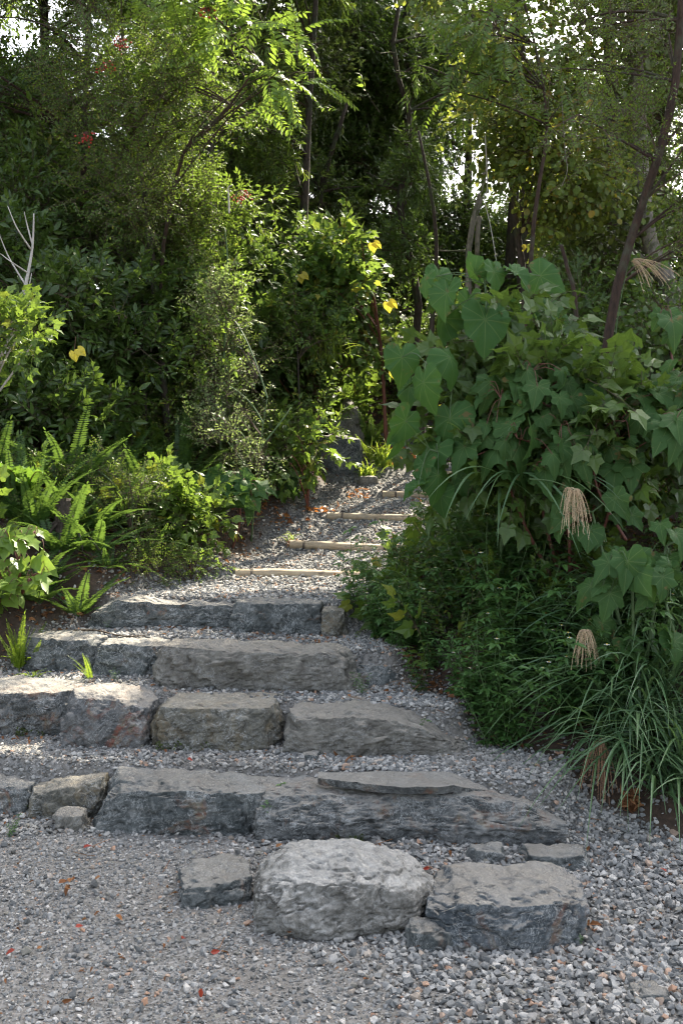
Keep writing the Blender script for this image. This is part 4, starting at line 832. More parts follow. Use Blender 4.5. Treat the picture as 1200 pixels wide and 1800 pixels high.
# ------------------------------------------------------------------ single plants with leaves as parts
def petiole_leaf(th, stem_acc, s, p, Y, Zh, size, tpls, matn, k, name='leaf', pr=.0025):
    Y = norm(np.asarray(Y, float)); a = Acc(); inst(a, tpls[k % len(tpls)], np.array([p]), np.array([Y]), np.array([Zh], float), size)
    o = a.build(name, [matn], th, True)
    m = (np.asarray(s) + p) / 2 + [0, 0, .04]; tube(stem_acc, poly([s, m, p], 6), pr, 5, 0, False); return o
def big_leaf_plant():
    base = gbase(880, 5.6); th = thing('big_leaf_shrub', 'young shrub with very large heart-shaped green leaves beside the log path', SH, base)
    st = Acc(); D = 5.4
    main = poly([base, P(885, 760, D), P(868, 640, D), P(852, 500, 5.3)], 14); tube(st, main, np.linspace(.014, .006, 14), 8, 0)
    side = poly([P(885, 770, D), P(830, 720, 5.3), P(780, 665, 5.15), P(750, 640, 5.1)], 10); tube(st, side, np.linspace(.011, .005, 10), 7, 0)
    lowb = poly([P(890, 860, D), P(820, 815, 5.2), P(755, 790, 5.05)], 8); tube(st, lowb, np.linspace(.008, .004, 8), 6, 0)
    allp = np.vstack([main, side, lowb])
    # px,py of the petiole joint, distance, size in m, tip direction in the view (dx, up), normal hint (x, y, z)
    L = [(744, 672, 5.0, .27, (.1, -1), (0, -1, .25)), (706, 628, 5.2, .22, (.05, -1), (-.2, -1, .6)), (790, 628, 5.1, .24, (.35, -.8), (.1, -.9, .9)), (852, 562, 5.15, .27, (0, -1), (0, -1, .35)),
         (785, 515, 5.2, .2, (-.25, -1), (-.6, -1, .5)), (748, 490, 5.3, .15, (-.3, -1), (-.9, -.6, .3)), (770, 485, 5.5, .17, (-.1, -1), (.1, -1, .1)), (835, 480, 5.3, .18, (-.5, .6), (-.8, -.6, .4)),
         (868, 478, 5.25, .2, (.1, -.9), (0, -.9, .8)), (905, 480, 5.3, .2, (.7, -.6), (.1, -.8, 1)), (948, 485, 5.5, .24, (.9, -.5), (.2, -.8, .6)), (965, 550, 5.6, .27, (.8, -.45), (.1, -1, .4)),
         (780, 560, 5.4, .23, (-.5, -1), (-.3, 1, .2)), (820, 530, 5.6, .2, (-.4, -1), (.2, 1, -.2)), (885, 550, 5.6, .26, (.3, -1), (-.2, 1, .2)), (905, 620, 5.8, .28, (.3, -1), (0, -1, .2)),
         (720, 680, 5.4, .18, (-.3, -1), (-.8, -.7, .1)), (790, 735, 5.1, .25, (.1, -1), (.05, -1, .3)), (712, 740, 4.95, .2, (-.6, -1), (.85, -.5, .1)), (835, 690, 5.4, .22, (.2, -1), (.3, -1, .3)),
         (765, 790, 5.1, .22, (-.6, -1), (-.5, -1, .3)), (745, 815, 5.05, .2, (-.4, -.9), (-.7, -.7, .3)), (770, 835, 5.05, .2, (.1, -1), (.1, -1, .3)), (808, 790, 5.15, .2, (.4, -.9), (.2, -1, .5)),
         (735, 855, 5., .16, (-.9, -.5), (-.2, -.8, .6)), (815, 845, 5.2, .2, (.2, -1), (0, -1, .4)), (775, 870, 5.15, .16, (-.1, -1), (-.6, -.8, .2)), (870, 530, 5.35, .16, (.1, -1), (.2, -1, .9)),
         (850, 470, 5.3, .12, (-.2, -1), (0, -1, 1)), (862, 700, 5.5, .22, (-.2, -1), (-.2, -1, .4)), (930, 650, 5.7, .2, (.5, -.8), (0, -1, .6)), (700, 770, 5.0, .16, (-.1, -1), (.9, -.4, .2))]
    for k, (px, py, d, s, (dx, dz), nh) in enumerate(L):
        p = P(px, py, d); near = allp[np.argmin(np.linalg.norm(allp - p - [0, 0, .05], axis=1))]
        petiole_leaf(th, st, near, p, [dx, -.15 + .25 * rng.normal(0, .5), dz], np.array(nh) + rng.normal(0, .42, 3), s * rng.uniform(.66, .86), T_heart, 'l_big', k)
    st.build('stem', ['stemg'], th, True)
big_leaf_plant()
def lobed_bush(name, label, base, blobs, n, size, tpls, matn, seed, stems, dn=(.0, -.35, -.9), mx=96, sm='stemr', yaw=1.0):
    th = thing(name, label, SH, base); st = Acc(); pts = []
    for c, rx, rz in blobs:
        c = np.asarray(c); q = poly([base, base * .5 + c * .5 + rng.normal(0, .04, 3), c], 10); tube(st, q, np.linspace(.012, .005, 10), 7, 0); pts.append(q)
        for _ in range(stems):
            u = norm(rng.normal(0, 1, 3) + [0, -.4, .2]); e = c + u * [rx, rx * .7, rz] * .85; qq = curve(c, e, 7, .15); tube(st, qq, np.linspace(.005, .0025, 7), 5, 0, False); pts.append(qq)
    allp = np.vstack(pts); w_ = np.array([rx * rz for _, rx, rz in blobs]); w_ /= w_.sum()
    for i in range(min(n, mx)):
        c, rx, rz = blobs[rng.choice(len(blobs), p=w_)]; c = np.asarray(c)
        u = norm(rng.normal(0, 1, 3) + [0, -.55, .25]); p = c + u * [rx, rx * .7, rz] * rng.uniform(.7, 1.05)
        Y = np.array(dn) + [u[0] * .9, u[1] * .4, 0] + rng.normal(0, .22, 3); Z = np.array([u[0] * .5, -.7, .7]) + rng.normal(0, .45, 3)
        near = allp[np.argmin(np.linalg.norm(allp - p - [0, 0, .03], axis=1))]
        petiole_leaf(th, st, near, p, Y, Z, size * rng.uniform(.5, 1.2), tpls, matn, i, pr=.0018)
    st.build('stem', [sm], th, True)
D = 5.0
lobed_bush('lobed_leaf_bush', 'large bush with drooping three-lobed leaves on the right bank', gbase(1000, 5.4),
           [(P(940, 700, 5.2), .32, .2), (P(1080, 730, 5.2), .3, .18), (P(960, 790, 5.1), .36, .16), (P(1100, 800, 5.1), .2, .14), (P(870, 790, 5.1), .2, .14)], 100, .145, T_lobe, 'l_lobed', 1, 5)
tree('lobed_leaf_bush', 'smaller-leaved growth filling the inside of the drooping lobed-leaf bush', SH, [gbase(1010, 5.6), P(1000, 800, 5.5), P(990, 700, 5.5)], .012,
     [B(960, 720, 5.45, .4, .2, 10, .2), B(1080, 760, 5.4, .3, .22, 8, .2), B(900, 800, 5.4, .25, .15, 6, .18), B(860, 640, 5.6, .2, .2, 4, .18)], S_lobed, 'l_dark', 'stemr', dens=80, hang=.3)
lobed_bush('lobed_leaf_bush', 'smaller lobed-leaf bush entering at the right photo edge', gbase(1230, 5.5),
           [(P(1175, 570, 5.5), .14, .08), (P(1190, 760, 4.9), .18, .1), (P(1230, 680, 5.2), .2, .2)], 34, .16, T_lobe, 'l_lobed', 2, 3)
lobed_bush('creeper', 'broad heart-leaved creeper among the silver grass at the right edge', gbase(1130, 4.7),
           [(P(1110, 1010, 4.6), .2, .13), (P(1170, 1060, 4.5), .12, .2), (P(1070, 1130, 4.7), .12, .12), (P(1040, 900, 4.9), .2, .14), (P(1170, 960, 4.7), .1, .12)], 50, .135, T_heart[:1] + T_lobe, 'l_lobed', 3, 3, sm='stemg')
lobed_bush('seedling', 'low seedling with big pale lobed leaves at the litter edge', gbase(405, 7.7),
           [(P(415, 855, 7.6), .2, .12)], 20, .17, T_lobe, 'l_lobed', 4, 5, dn=(0, -.4, -.45))
lobed_bush('heart_leaf_plant', 'bushy plant with pale heart-shaped leaves at the left edge above the yellow fern', gbase(20, 5.9),
           [(P(30, 960, 5.75), .2, .12), (P(60, 1010, 5.65), .14, .1), (P(-10, 1030, 5.7), .18, .12)], 70, .095, T_heartS + T_lobeS, 'l_bright', 5, 5, dn=(.2, -.4, -.5))
lobed_bush('lobed_leaf_bush', 'broad-leaved plant in dim light between the logs and the fern bank', gbase(470, 9.3),
           [(P(500, 850, 8.9), .2, .1), (P(470, 820, 8.8), .2, .12)], 34, .13, T_lobe, 'l_lobed', 6, 4)

# ------------------------------------------------------------------ ferns
fm = {}
def frond_mesh(i, mt):
    if (i, mt) not in fm:
        a = Acc(); a.add(*T_frond[i]); fm[(i, mt)] = a.mesh('frond', [mt, mt])
    return fm[(i, mt)]
def fern(label, px, py, d, n, L, up=.9, mt='l_fern', name='sword_fern', yaw0=0, spread=6.28, group='ferns of the wood floor', z=None):
    p = P(px, py, d); p[2] = Hs(p[0], p[1]) if z is None else z
    th = thing(name, label, 'fern', p, group)
    for k in range(n):
        az = yaw0 + spread * (k + rng.uniform(-.3, .3)) / n; el = rng.uniform(up - .2, up + .4); l = L * rng.uniform(.75, 1.2) * 1.2
        o = bpy.data.objects.new('frond', frond_mesh(int(rng.integers(0, 3)) if up < 1.2 else 0, mt)); COL.objects.link(o); o.parent = th
        from mathutils import Matrix
        Y = np.array([math.cos(az) * math.cos(el), math.sin(az) * math.cos(el), math.sin(el)]); X, Yn, Z = frame(Y, np.array([0, 0, 1.]) + rng.normal(0, .12, 3))
        o.matrix_local = Matrix(((X[0], Yn[0], Z[0], 0), (X[1], Yn[1], Z[1], 0), (X[2], Yn[2], Z[2], 0), (0, 0, 0, 1))) @ Matrix.Scale(l, 4)
for f in (('sword fern with tall fronds in front of the dark hollow', 320, 740, 8.1, 13, .62, .95), ('sword fern spreading between glossy shrub and herb', 210, 800, 7.5, 13, .55, .75), ('sword fern with wide arching fronds in the middle of the fern bank', 270, 840, 7.3, 14, .6, .65),
          ('sword fern under the sunlit shrub', 360, 800, 7.7, 12, .5, .8), ('sword fern on the dark bank below the glossy shrub', 150, 860, 7.1, 11, .5, .7), ('fern arching over the grey rock left of the top step', 165, 1000, 6.4, 13, .5, .6),
          ('fern beside the rotten stump at the left', 120, 950, 6.5, 11, .45, .8), ('fern hanging over the top step rocks at the left edge', 70, 1060, 5.95, 10, .38, .6), ('fern behind the heart-leaved plant', 100, 1010, 6.2, 10, .4, .9),
          ('fern on the shaded slope behind the path bend', 600, 700, 11.6, 12, .6, .8), ('fern near the pale upright rock', 650, 720, 11.2, 12, .5, .75), ('fern left of the shaded slope shrub', 520, 690, 11, 12, .6, .8), ('fern under the leaning reddish tree', 1110, 830, 6.9, 12, .6, .7), ('fern in deep shade at the right edge', 1180, 860, 6.7, 12, .55, .7), ('fern right of the creeper in deep shade', 1160, 700, 7.6, 12, .6, .7)):
    fern(*f)
fern('bright yellow-green upright fern at the left end of the third step up', 34, 1160, 5.5, 9, .26, 1.25, 'l_fernY', 'yellow_fern')
fern('pale fern tuft lit by the sun beside the heart-leaved plant', 50, 1110, 5.6, 10, .24, .9, 'l_fernY', 'yellow_fern')
fern('little yellow-green fern growing from the joint of the step stones', 160, 1180, 5.25, 4, .17, .9, 'l_fernY', 'yellow_fern', yaw0=2.0, spread=3.5)
fern('small sunlit fern beside the pale rock at the path bend', 655, 745, 10.7, 9, .34, .8, 'l_fernY', 'yellow_fern')
def fern_at(label, x, y, n, L, up, group):
    px = 600 + x / y * F_PX; fern(label, px, 800, y, n, L, up, group=group)
for x, y in [(-1.9, 6.9), (-1.55, 7.0), (-1.3, 7.5), (-1.7, 7.9), (-2.1, 7.7), (-1.45, 8.5), (-1.9, 8.8), (-1.0, 8.9), (-2.3, 6.6), (-1.95, 6.3), (-.75, 9.6), (-1.3, 9.6), (-.5, 10.2), (-.9, 10.8), (-.1, 11.2), (-2.5, 8.4), (-1.65, 6.6), (-2.2, 9.4)]:
    fern_at('sword fern of the shady fern bank left of the path', x, y, 12, rng.uniform(.45, .65), rng.uniform(.6, 1.0), 'ferns massed on the left bank')
for x, y in [(-1.75, 6.25), (-1.6, 6.0), (-1.95, 5.9), (-1.5, 6.35), (-1.85, 6.1), (-2.1, 6.3), (-1.3, 6.75), (-1.15, 7.1)]:
    fern_at('low fern with fronds drooping over the left end of the step stones', x, y, 12, rng.uniform(.32, .48), rng.uniform(.5, .9), 'ferns above the left ends of the stone steps')
for x, y in [(1.9, 6.6), (2.3, 7.2), (1.6, 7.4), (2.0, 8.2), (2.7, 8.0), (2.4, 6.3)]:
    fern_at('sword fern in the dim hollow behind the leaning tree', x, y, 12, rng.uniform(.45, .6), rng.uniform(.6, 1.0), 'ferns massed on the right bank')
def undercover():
    a = Acc(); n = 26000; x = rng.uniform(-5, 6, n); y = rng.uniform(5.2, 16, n); q = np.stack([x, y, 0 * x], 1)
    out = np.maximum(x - np.interp(y, EY, XR), np.interp(y, EY, XL) - x)
    k = (out > np.where(x > np.interp(y, EY, XR), .05, .3) + .15 * fbm(q * 2, 31, 3)) & (np.abs(x) < y * .42 + .5) & (fbm(q * 1.2, 33, 3) > -.35); x, y = x[k], y[k]; n = len(x)
    p = np.stack([x, y, H(x, y) + rng.random(n) ** 1.5 * .3], 1); p = p[lit_keep(p)]; n = len(p)
    T = S_small + S_lobed[:2] + S_fine[:3]; pk = rng.integers(0, len(T), n); Y = rng.normal(0, .7, (n, 3)) + [0, -.2, .9]; Z = rng.normal(0, .5, (n, 3)) + [0, -.4, 1]; sc = rng.uniform(.5, 1.0, n)
    for i in range(len(T)): m = pk == i; inst(a, T[i], p[m], Y[m], Z[m], sc[m])
    kind(a.build('undergrowth', ['l_mid', 'twig']), 'stuff', 'low leafy undergrowth covering the wood floor')
undercover()
def strap_fern():
    base = P(45, 900, 6.4); base[2] = Hs(base[0], base[1]) + .12
    th = thing('nest_fern', "bird's nest fern with broad wavy strap leaves lit from behind", 'fern', base); M['rib'] = plain('rib', (.1, .035, .02), .6)
    for k in range(13):
        az = -2.9 + 3.1 * k / 12 + rng.normal(0, .1) if k < 9 else rng.uniform(0, 3); el = rng.uniform(.8, 1.25); L = rng.uniform(.36, .52); W = rng.uniform(.045, .06)
        n = 14; t = np.linspace(0, 1, n); hd = np.array([math.cos(az), math.sin(az), 0]); c = base + (L * t * math.cos(el) * (1 + .5 * t))[:, None] * hd + np.stack([0 * t, 0 * t, L * (t * math.sin(el) - .38 * t ** 2.6)], 1)
        sd = np.array([-hd[1], hd[0], 0]); wd = W * np.sin(np.pi * np.clip(.08 + t * .93, 0, 1)) ** .6; wv = .016 * np.sin(t * 26 + k)
        V = np.concatenate([c - sd * wd[:, None] + np.stack([0 * t, 0 * t, wd * .35 + wv], 1), c, c + sd * wd[:, None] + np.stack([0 * t, 0 * t, wd * .35 - wv], 1)])
        F = []
        for i in range(n - 1):
            for o_ in (0, n): F += [(o_ + i, o_ + n + i, o_ + n + i + 1), (o_ + i, o_ + n + i + 1, o_ + i + 1)]
        a = Acc(); a.add(V, F); f = a.build('frond', ['l_nest'], th, True)
        a = Acc(); tube(a, c - [0, 0, .003], np.linspace(.006, .0015, n), 5, 0, False); r = a.build('midrib', ['rib'], th); r.parent = f
strap_fern()

# ------------------------------------------------------------------ grasses and seed plumes
def blades(acc, base, n, L, W, az=(0, 6.28), el=(.7, 1.4), droop=.8, seg=9, spread=.05):
    for _ in range(n):
        a_, e = rng.uniform(*az), rng.uniform(*el); l = L * rng.uniform(.55, 1.1); w_ = W * rng.uniform(.7, 1.2); t = np.linspace(0, 1, seg)
        hd = np.array([math.cos(a_), math.sin(a_), 0]); sd = np.array([-hd[1], hd[0], 0]) + rng.normal(0, .2, 3)
        b = base + np.array([rng.normal(0, spread), rng.normal(0, spread), 0]); dr = droop * rng.uniform(.6, 1.2)
        c = b + (l * t * math.cos(e) + l * .25 * dr * t ** 2)[:, None] * hd; c[:, 2] += l * (t * math.sin(e) - dr * .75 * t ** 2.4)
        wd = w_ * (1 - t ** 2.2) * (.55 + .45 * np.minimum(1, t * 4)) + .0004
        V = np.concatenate([c - sd * wd[:, None], c + [0, 0, -1.] * wd[:, None] * .5, c + sd * wd[:, None]]); F = []
        for i in range(seg - 1):
            for o_ in (0, seg): F += [(o_ + i, o_ + seg + i, o_ + seg + i + 1), (o_ + i, o_ + seg + i + 1, o_ + i + 1)]
        acc.add(V, F)
def grass(name, label, base, n, L, W, m='l_grass', group=None, **kw):
    a = Acc(); blades(a, np.array(base), n, L, W, **kw); o = a.build(name, [m], loc=np.array(base)); return tag(o, label, 'grass', group)
def gp(px, py, d): p = P(px, py, d); p[2] = Hs(p[0], p[1]) - .01; return p
def plume(label, tip, ctrl, n, L, m='plume', dirx=0, spreadk=1.):
    """a nodding stalk whose end carries drooping seed strands"""
    ctrl = poly(ctrl, 14); th = thing('seed_plume', label, 'grass plume', ctrl[0], 'seed plumes of the silver grass'); a = Acc(); tube(a, ctrl, np.linspace(.0035, .002, 14), 5, 0, False); a.build('stalk', ['stemg'], th)
    top = ctrl[-1]
    for k in range(n):
        az = rng.uniform(0, 6.28); r = rng.uniform(.15, 1) * L * .42 * spreadk; l = L * rng.uniform(.45, 1.08); t = np.linspace(0, 1, 16)
        s = top - norm(ctrl[-1] - ctrl[-3]) * rng.uniform(0, .06)
        c = s + np.stack([r * math.cos(az) * t ** .75 + dirx * L * t, r * math.sin(az) * .7 * t ** .75, .12 * L * np.sin(t * 3) * rng.uniform(.3, 1) - l * t ** 1.5], 1)
        b = Acc(); tube(b, c, .0011, 3, 0, False); u = c[2:]; uu = poly(u, 44); q = np.repeat(uu, 2, 0) + rng.normal(0, .0014, (88, 3))
        inst(b, leaf(.5, .2, .1, (.5,), (1,)), q, rng.normal(0, .5, (len(q), 3)) + [0, 0, -1], rng.normal(0, 1, (len(q), 3)), rng.uniform(.004, .007, len(q))); b.build('strand', [m], th)
gA = gp(1120, 1440, 4.5); gB = gp(1010, 1330, 4.9); gC = gp(1190, 1480, 4.3); gD = gp(960, 900, 5.3); gE = gp(1060, 1250, 4.8)
grass('silver_grass', 'big silver grass clump spilling over the gravel at the right', gA + [0, .15, .02], 260, .8, .0075, spread=.09, el=(.35, 1.35), az=(2.2, 6.4))
grass('silver_grass', 'silver grass clump reaching down at the right photo edge', gC, 150, .75, .0075, spread=.08, el=(.5, 1.4))
grass('silver_grass', 'silver grass tuft with blades fanning left over the weeds', gE + [.1, .1, 0], 110, .8, .009, spread=.05, el=(.5, 1.3), az=(2.2, 4.6))
grass('silver_grass', 'upright broad-bladed grass rising between the large leaves', P(915, 760, 5.25) - [0, 0, .3], 34, .75, .013, spread=.04, el=(1., 1.5), droop=.7)
grass('silver_grass', 'grass blades hanging below the lobed leaves', P(905, 830, 5.1), 16, .42, .008, spread=.1, el=(-.2, .4), az=(3.6, 5.8), droop=1.3)
grass('silver_grass', 'grass tuft among creeper leaves at the right edge', gp(1180, 1000, 5.0) + [0, 0, .1], 70, .7, .009, spread=.06, el=(.7, 1.4))
grass('silver_grass', 'thick silver grass clump rising behind the lowest plume', gp(1150, 1330, 4.75), 170, .85, .008, spread=.1, el=(.5, 1.4))
grass('silver_grass', 'silver grass clump in shade under the heart-leaved creeper', gp(1090, 1230, 5.1), 120, .8, .009, spread=.08, el=(.5, 1.4), az=(2.0, 6.4))
grass('silver_grass', 'fine silver grass clump at the lower right photo edge', gp(1200, 1420, 4.5), 150, .7, .007, spread=.1, el=(.4, 1.4))
grass('path_grass', 'bright sunlit grass tuft standing beside the rocks at the path bend', gp(672, 780, 10.5), 90, .5, .009, m='l_grassY', spread=.05, el=(.9, 1.5))
grass('path_grass', 'short sunlit grass tuft in front of the broad grey rock', gp(645, 825, 10.2), 60, .36, .008, m='l_grassY', spread=.04, el=(.9, 1.5))
grass('path_grass', 'tiny grass tuft at the foot of the yellow fern', gp(60, 1185, 5.35), 22, .12, .004, m='l_grassY', spread=.015, el=(.7, 1.4))
grass('path_grass', 'long dry-tipped grass hanging in the hollow behind the sunlit shrub', P(570, 620, 10.) - [0, 0, .1], 60, .7, .008, m='l_olive' if False else 'l_grassY', spread=.15, el=(.9, 1.5))
grass('path_grass', 'wisp of grass beside the orange dead tuft on the path', gp(512, 935, 8.1), 14, .17, .004, m='l_grassY', spread=.015, el=(.7, 1.4))
grass('dead_tuft', 'orange dead tuft at the left end of the second log step', gp(515, 940, 8.05), 40, .08, .006, m='l_orange', spread=.02, el=(.2, 1.4), seg=4)
grass('dead_stalks', 'bleached dead grass stalks at the foot of the weeds', gp(750, 1250, 5.1), 22, .3, .0025, m='l_dry', spread=.07, el=(.1, 1.1))
tip = lambda px, py, d: P(px, py, d)
plume('pale seed plume nodding below the lobed leaves', 0, [P(930, 842, 4.9), P(970, 846, 4.8), P(1012, 862, 4.65)], 34, .22, 'plume', .1)
plume('tan seed plume hanging in the middle of the grass', 0, [gE + [.1, .1, .1], P(1050, 1160, 4.65), P(1040, 1112, 4.6), P(1024, 1108, 4.5)], 28, .18)
plume('reddish seed plume hanging lowest, over the gravel', 0, [gA + [0, .1, .1], P(1075, 1340, 4.4), P(1062, 1300, 4.35), P(1052, 1316, 4.3)], 30, .28, 'plumer', -.05)
plume('feathery pale plume beside the leaning trunk', 0, [gp(1060, 900, 6.2), P(1080, 600, 6.2), P(1100, 480, 6.2), P(1112, 455, 6.1)], 26, .19, 'plume', .8, 1.7)

# ------------------------------------------------------------------ weeds
def weed_proto(k, tall, leafm='l_weed'):
    r_ = np.random.default_rng(400 + k); th = thing('weed', 'x', 'weed', (0, 0, 0)); st, fo = Acc(), Acc(); fl = []
    for s in range(5):
        az = r_.uniform(0, 6.28); L = tall * r_.uniform(.6, 1.1); e = np.array([math.cos(az) * L * .5, math.sin(az) * L * .5, L]); c = curve([r_.normal(0, .02), r_.normal(0, .02), 0], e, 9, .12)
        tube(st, c, np.linspace(.0032, .0015, 9), 4, 0, False)
        for i in range(1, 9):
            for sg in (0, 1):
                a2 = i * 1.57 + sg * math.pi + az; ls = .065 * r_.uniform(.7, 1.3); Y = np.array([math.cos(a2), math.sin(a2), .25])
                p = c[i] + Y * .022; tube(st, np.array([c[i], p]), .0009, 3, 0, False)
                for da, k2 in ((0, 1), (.9, .7), (-.9, .7)):        # three leaflets
                    Y2 = np.array([math.cos(a2 + da), math.sin(a2 + da), .1 - .2 * abs(da) + r_.normal(0, .12)]); inst(fo, T_leaf[i % 3], np.array([p]), np.array([Y2]), np.array([[0, 0, 1.]]) + r_.normal(0, .2, (1, 3)), ls * k2)
        if s < 2: fl.append(c[-1])
        inst(fo, T_leaf[0], np.repeat(c[-1][None], 4, 0), np.array([[math.cos(q), math.sin(q), .7] for q in (0, 1.6, 3.1, 4.7)]), np.tile([0, 0, 1.], (4, 1)), .03)
    st.build('stem', ['stemg'], th); fo.build('foliage', [leafm], th)
    for i, p in enumerate(fl):
        if (k + i) % 2: continue
        a = Acc(); p = p + [0, 0, .03]; tube(a, np.array([p - [0, 0, .035], p]), .001, 3, 1, False)
        inst(a, leaf(.6, .05, .2, (.6,), (1,)), np.repeat(p[None], 5, 0), np.array([[math.cos(q), math.sin(q), .15] for q in np.arange(5) * 1.257]), np.tile([0, 0, 1.], (5, 1)), .015)
        a.build('flower', ['petal', 'stemg'], th); b = Acc(); tube(b, np.array([p, p + [0, 0, .004]]), .0035, 7, 0); b.build('flower_centre', ['pollen'], th)
    return th
WP = [weed_proto(k, .42 + .06 * (k % 3)) for k in range(6)]
ws = []
def wz(px, py, d): p = P(px, py, d); return p
spots = []
for (x0, x1, y0, y1, n) in ((.0, .7, 5.3, 6.0, 20), (.0, .8, 5.9, 6.8, 20), (.3, 1.1, 4.9, 5.6, 24), (.6, 1.3, 4.55, 5.1, 20), (.7, 1.5, 6.6, 7.8, 12), (.8, 1.6, 5.4, 6.4, 14), (.7, 1.9, 7.6, 9, 12), (1.2, 1.9, 4.7, 5.4, 8)):
    for _ in range(n): spots.append((rng.uniform(x0, x1), rng.uniform(y0, y1)))
spots = [(x, y) for x, y in spots if x > np.interp(y, EY, XR) - .08 + .1 * rng.random()]
for i, (x, y) in enumerate(spots):
    r = WP[i % 6]; lab = 'leafy green weed in the mass covering the bank right of the steps'
    z = Hs(x, y) - .01; s = rng.uniform(.7, 1.1); edge = x - np.interp(y, EY, XR)
    s *= (.75 + .35 * min(1, max(0, edge) / .4)) * (.75 if y > 6.5 and edge < .4 else 1)
    o = r if i < 6 else dup(r, (0, 0, 0), 0); o.location = (x, y, z); o.rotation_euler = (rng.normal(0, .12), rng.normal(-.1, .1), rng.uniform(0, 6.28)); o.scale = (s, s, s)
    o['label'] = lab; o['group'] = 'weeds of the right bank'
def solo_weed(label, px, py, d, s, k=0):
    o = dup(WP[k], gp(px, py, d), rng.uniform(0, 6), s, label); o['group'] = 'single young weeds in the gravel'
solo_weed('young weed with pale green leaves before the long rounded step stone', 718, 1340, 4.62, .42)
solo_weed('small weed growing from the joint in the lowest step', 466, 1462, 4.15, .33, 2)
solo_weed('tiny weed at the left edge of the gravel forecourt', 18, 1470, 4.1, .16, 2)
solo_weed('low weed sprout under the dark blue step stone', 205, 1194, 5.25, .14, 4)
solo_weed('pale weed tuft right of the small rounded step stone', 640, 1228, 5.0, .22, 2)
solo_weed('broad weed at the foot of the weed mass above the gravel', 870, 1342, 4.65, .36, 4)
solo_weed('weed sprout beside the coarse gravel right of the boulder', 1015, 1682, 3.2, .1, 2)
solo_weed('weed tuft on the leaf litter under the low sprawling plant', 365, 955, 7.2, .35, 0)
solo_weed('weed growing at the end of the lowest log step', 660, 1040, 6.3, .7, 0)
solo_weed('little weed on the litter above the left step stones', 192, 1105, 5.9, .14, 4)

# ------------------------------------------------------------------ vines, dead branches, berries, stump
def line_thing(name, label, cat, pts, r0, r1, m, n=20, group=None):
    p = poly(pts, n); a = Acc(); tube(a, p, np.linspace(r0, r1, n), 6, 0); return tag(a.build(name, [m], loc=p[0], smooth=True), label, cat, group)
line_thing('vine', 'long pale vine hanging in front of the right-hand trees', 'vine', [P(852, 235, 8.6), P(856, 330, 8.6), P(850, 345, 8.6), P(862, 400, 8.6), P(872, 460, 8.6)], .006, .003, 'bark_white')
line_thing('vine', 'reddish vine dangling near the pinnate spray', 'vine', [P(863, 0, 8.8), P(868, 90, 8.8), P(862, 200, 8.8)], .007, .004, 'bark_red')
line_thing('vine', 'thin bare vine looping through the upper right trees', 'vine', [P(985, 150, 8), P(992, 260, 8), P(996, 300, 8), P(985, 330, 8)], .004, .003, 'bark_pale')
line_thing('vine', 'short whitish vine stub in the middle of the trees', 'vine', [P(403, 375, 8), P(402, 345, 8), P(401, 330, 8), P(408, 326, 8)], .008, .004, 'bark_white')
line_thing('bare_stem', 'thin pale stem rising behind the large leaves', 'stem', [gp(825, 800, 10.6), P(822, 460, 10.6), P(842, 340, 10.6)], .03, .018, 'bark_pale')
line_thing('bare_stem', 'second pale stem, thicker and straighter, behind the large leaves', 'stem', [gp(845, 800, 10.9), P(838, 470, 10.9), P(842, 380, 10.9)], .034, .025, 'bark_pale')
line_thing('bare_stem', 'crooked dark stem right of the big-leaved shrub', 'stem', [gp(1015, 800, 6.9), P(1012, 560, 6.9), P(996, 470, 6.9), P(985, 430, 6.9)], .018, .012, 'bark_red')
line_thing('bare_stem', 'red stem crossing the lobed-leaf bush', 'stem', [P(1100, 950, 4.95), P(1050, 860, 5.), P(1040, 790, 5.)], .008, .006, 'stemr')
line_thing('bare_stem', 'thin brown twig trailing over the litter by the step stones', 'twig', [gp(130, 1080, 5.8) + [0, 0, .03], gp(170, 1105, 5.75) + [0, 0, .03], gp(215, 1120, 5.6) + [0, 0, .05], P(260, 1117, 5.6)], .006, .003, 'twig')
def dead_branch():
    s = P(5, 640, 6.6); th = thing('dead_branch', 'bleached leafless forked branch at the left edge', 'branch', s)
    a = Acc(); tube(a, poly([s, P(38, 530, 6.6), P(50, 480, 6.6), P(58, 430, 6.6), P(60, 375, 6.6)], 16), np.linspace(.017, .004, 16), 7, 0); a.build('limb', ['bark_white'], th, True)
    for pts in ([P(45, 500, 6.6), P(15, 450, 6.7), P(-5, 400, 6.7)], [P(56, 440, 6.6), P(30, 400, 6.5), P(14, 362, 6.5)], [P(50, 480, 6.6), P(20, 460, 6.5), P(0, 445, 6.5)], [P(58, 432, 6.6), P(48, 395, 6.6), P(43, 372, 6.6)], [P(40, 530, 6.6), P(52, 500, 6.5), P(56, 480, 6.5)]):
        a = Acc(); tube(a, poly(pts, 9), np.linspace(.007, .002, 9), 5, 0); a.build('twig', ['bark_white'], th, True)
dead_branch()
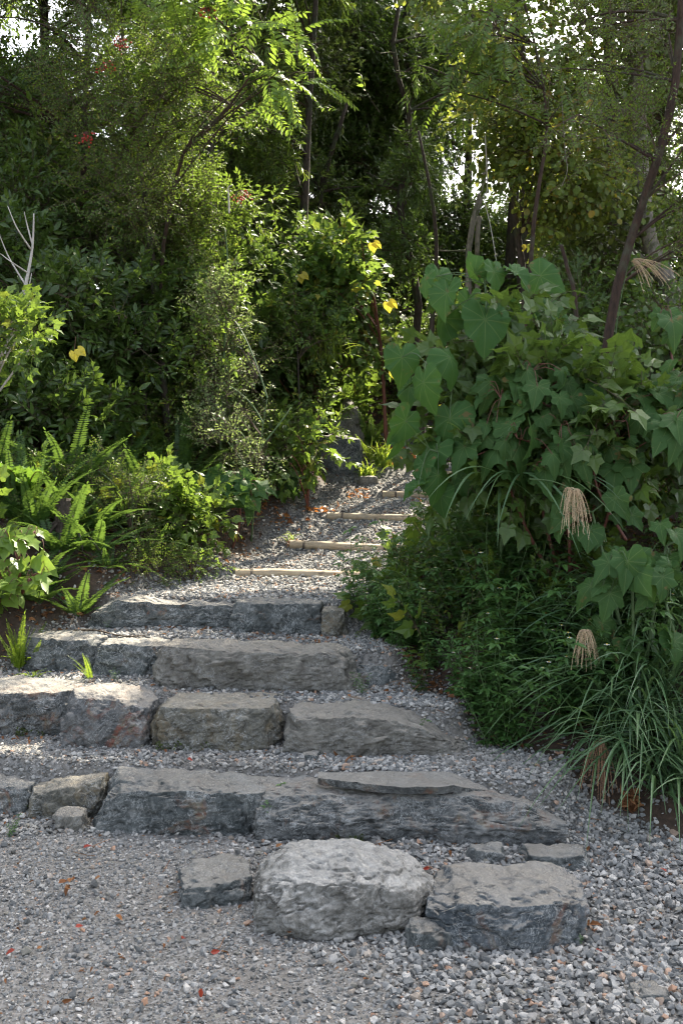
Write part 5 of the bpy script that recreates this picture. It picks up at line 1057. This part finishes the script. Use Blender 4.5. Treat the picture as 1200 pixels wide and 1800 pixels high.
def berries():
    for i, (px, py, d, lab) in enumerate(((190, 120, 7.9, 'red berry cluster high in the fine-leaved tree'), (152, 243, 7.9, 'red berry cluster on the shaded left side of the tree'), (423, 345, 8.2, 'small red berry cluster near the whitish vine stub'), (365, 25, 7.8, 'dull red berry cluster near the top of the sumac'), (212, 78, 8, 'faint red berry cluster above the bare limb'))):
        c = P(px, py, d); th = thing('berry_cluster', lab, 'berries', c, 'red berry clusters'); a = Acc(); T = []
        pts = c + rng.normal(0, 1, (22, 3)) * [.045, .03, .03]
        for p in pts: tube(a, np.array([c + [0, 0, .05], p]), .0012, 3, 0, False)
        a.build('stalk', ['stemr'], th); a = Acc(); bm = bmesh.new(); bmesh.ops.create_icosphere(bm, subdivisions=1, radius=1); V = np.array([v.co[:] for v in bm.verts]); F = np.array([[v.index for v in f.verts] for f in bm.faces]); bm.free()
        a.add(V * .0085, F); me = a.mesh('fruit', ['berry'], True)
        for p in pts: f = bpy.data.objects.new('fruit', me); COL.objects.link(f); f.parent = th; f.location = p - c
berries()
def stump():
    b = gp(118, 985, 6.35); th = thing('stump', 'rotten grey stump under the birds nest fern', 'stump', b); a = Acc()
    tube(a, poly([b - [0, 0, .05], b + [-.01, 0, .14], b + [-.03, .02, .3]], 12), np.linspace(.075, .05, 12), 16, 0, True, .22); a.build('trunk', ['bark_dark'], th)
    for k in range(5):
        az = -2.6 + k * .55; e = b + np.array([math.cos(az) * .25, math.sin(az) * .2, -.02]); a = Acc(); tube(a, curve(b + [0, 0, .18], e, 8, .2, .1), np.linspace(.014, .004, 8), 6, 0, True, .15); a.build('root', ['bark_dark'], th)
stump()
def seedhead():
    p = P(1108, 1455, 4.25); p[2] = Hs(p[0], p[1]) + .04; a = Acc(); inst(a, leaf(.6, .4, .5), np.repeat(p[None], 42, 0) + rng.normal(0, .012, (42, 3)), norm(rng.normal(0, 1, (42, 3)) + [0, -.2, .2]), rng.normal(0, 1, (42, 3)), rng.uniform(.03, .055, 42))
    tag(a.build('dead_flower_head', ['l_dry'], loc=p), 'crumpled brown dead flower head beside the silver grass', 'flower head')
seedhead()
def yleaves():
    for px, py, d, s, lab in ((528, 487, 9.6, .075, 'yellow leaf cluster hanging over the dark hollow'), (131, 622, 5.8, .055, 'yellow dying leaf under the leafy branch at the left'), (682, 536, 9.8, .09, 'single yellow leaf left of the big-leaved shrub'), (655, 432, 9.7, .08, 'bright yellow leaf at the top of the lobed shrub'), (768, 722, 9.5, .075, 'yellow leaf seen through the gap under the big leaves'), (690, 655, 9.5, .07, 'small orange-yellow leaf beside the path bend')):
        p = P(px, py, d); a = Acc(); tube(a, np.array([p, p + [.01, 0, .1]]), .0015, 3, 1, False); inst(a, T_heartS[0], np.array([p, p + [.03, 0, .02]]), np.array([[.2, -.1, -1], [.8, -.1, -.6]]), np.array([[0, -1, .3], [.1, -1, .4]]), s)
        tag(a.build('yellow_leaf', ['l_yel', 'stemr'], loc=p), lab, 'leaf', 'yellow leaves in the shrubs')
yleaves()

# clean the helper property used while building
for o in COL.objects:
    if '_o' in o: del o['_o']
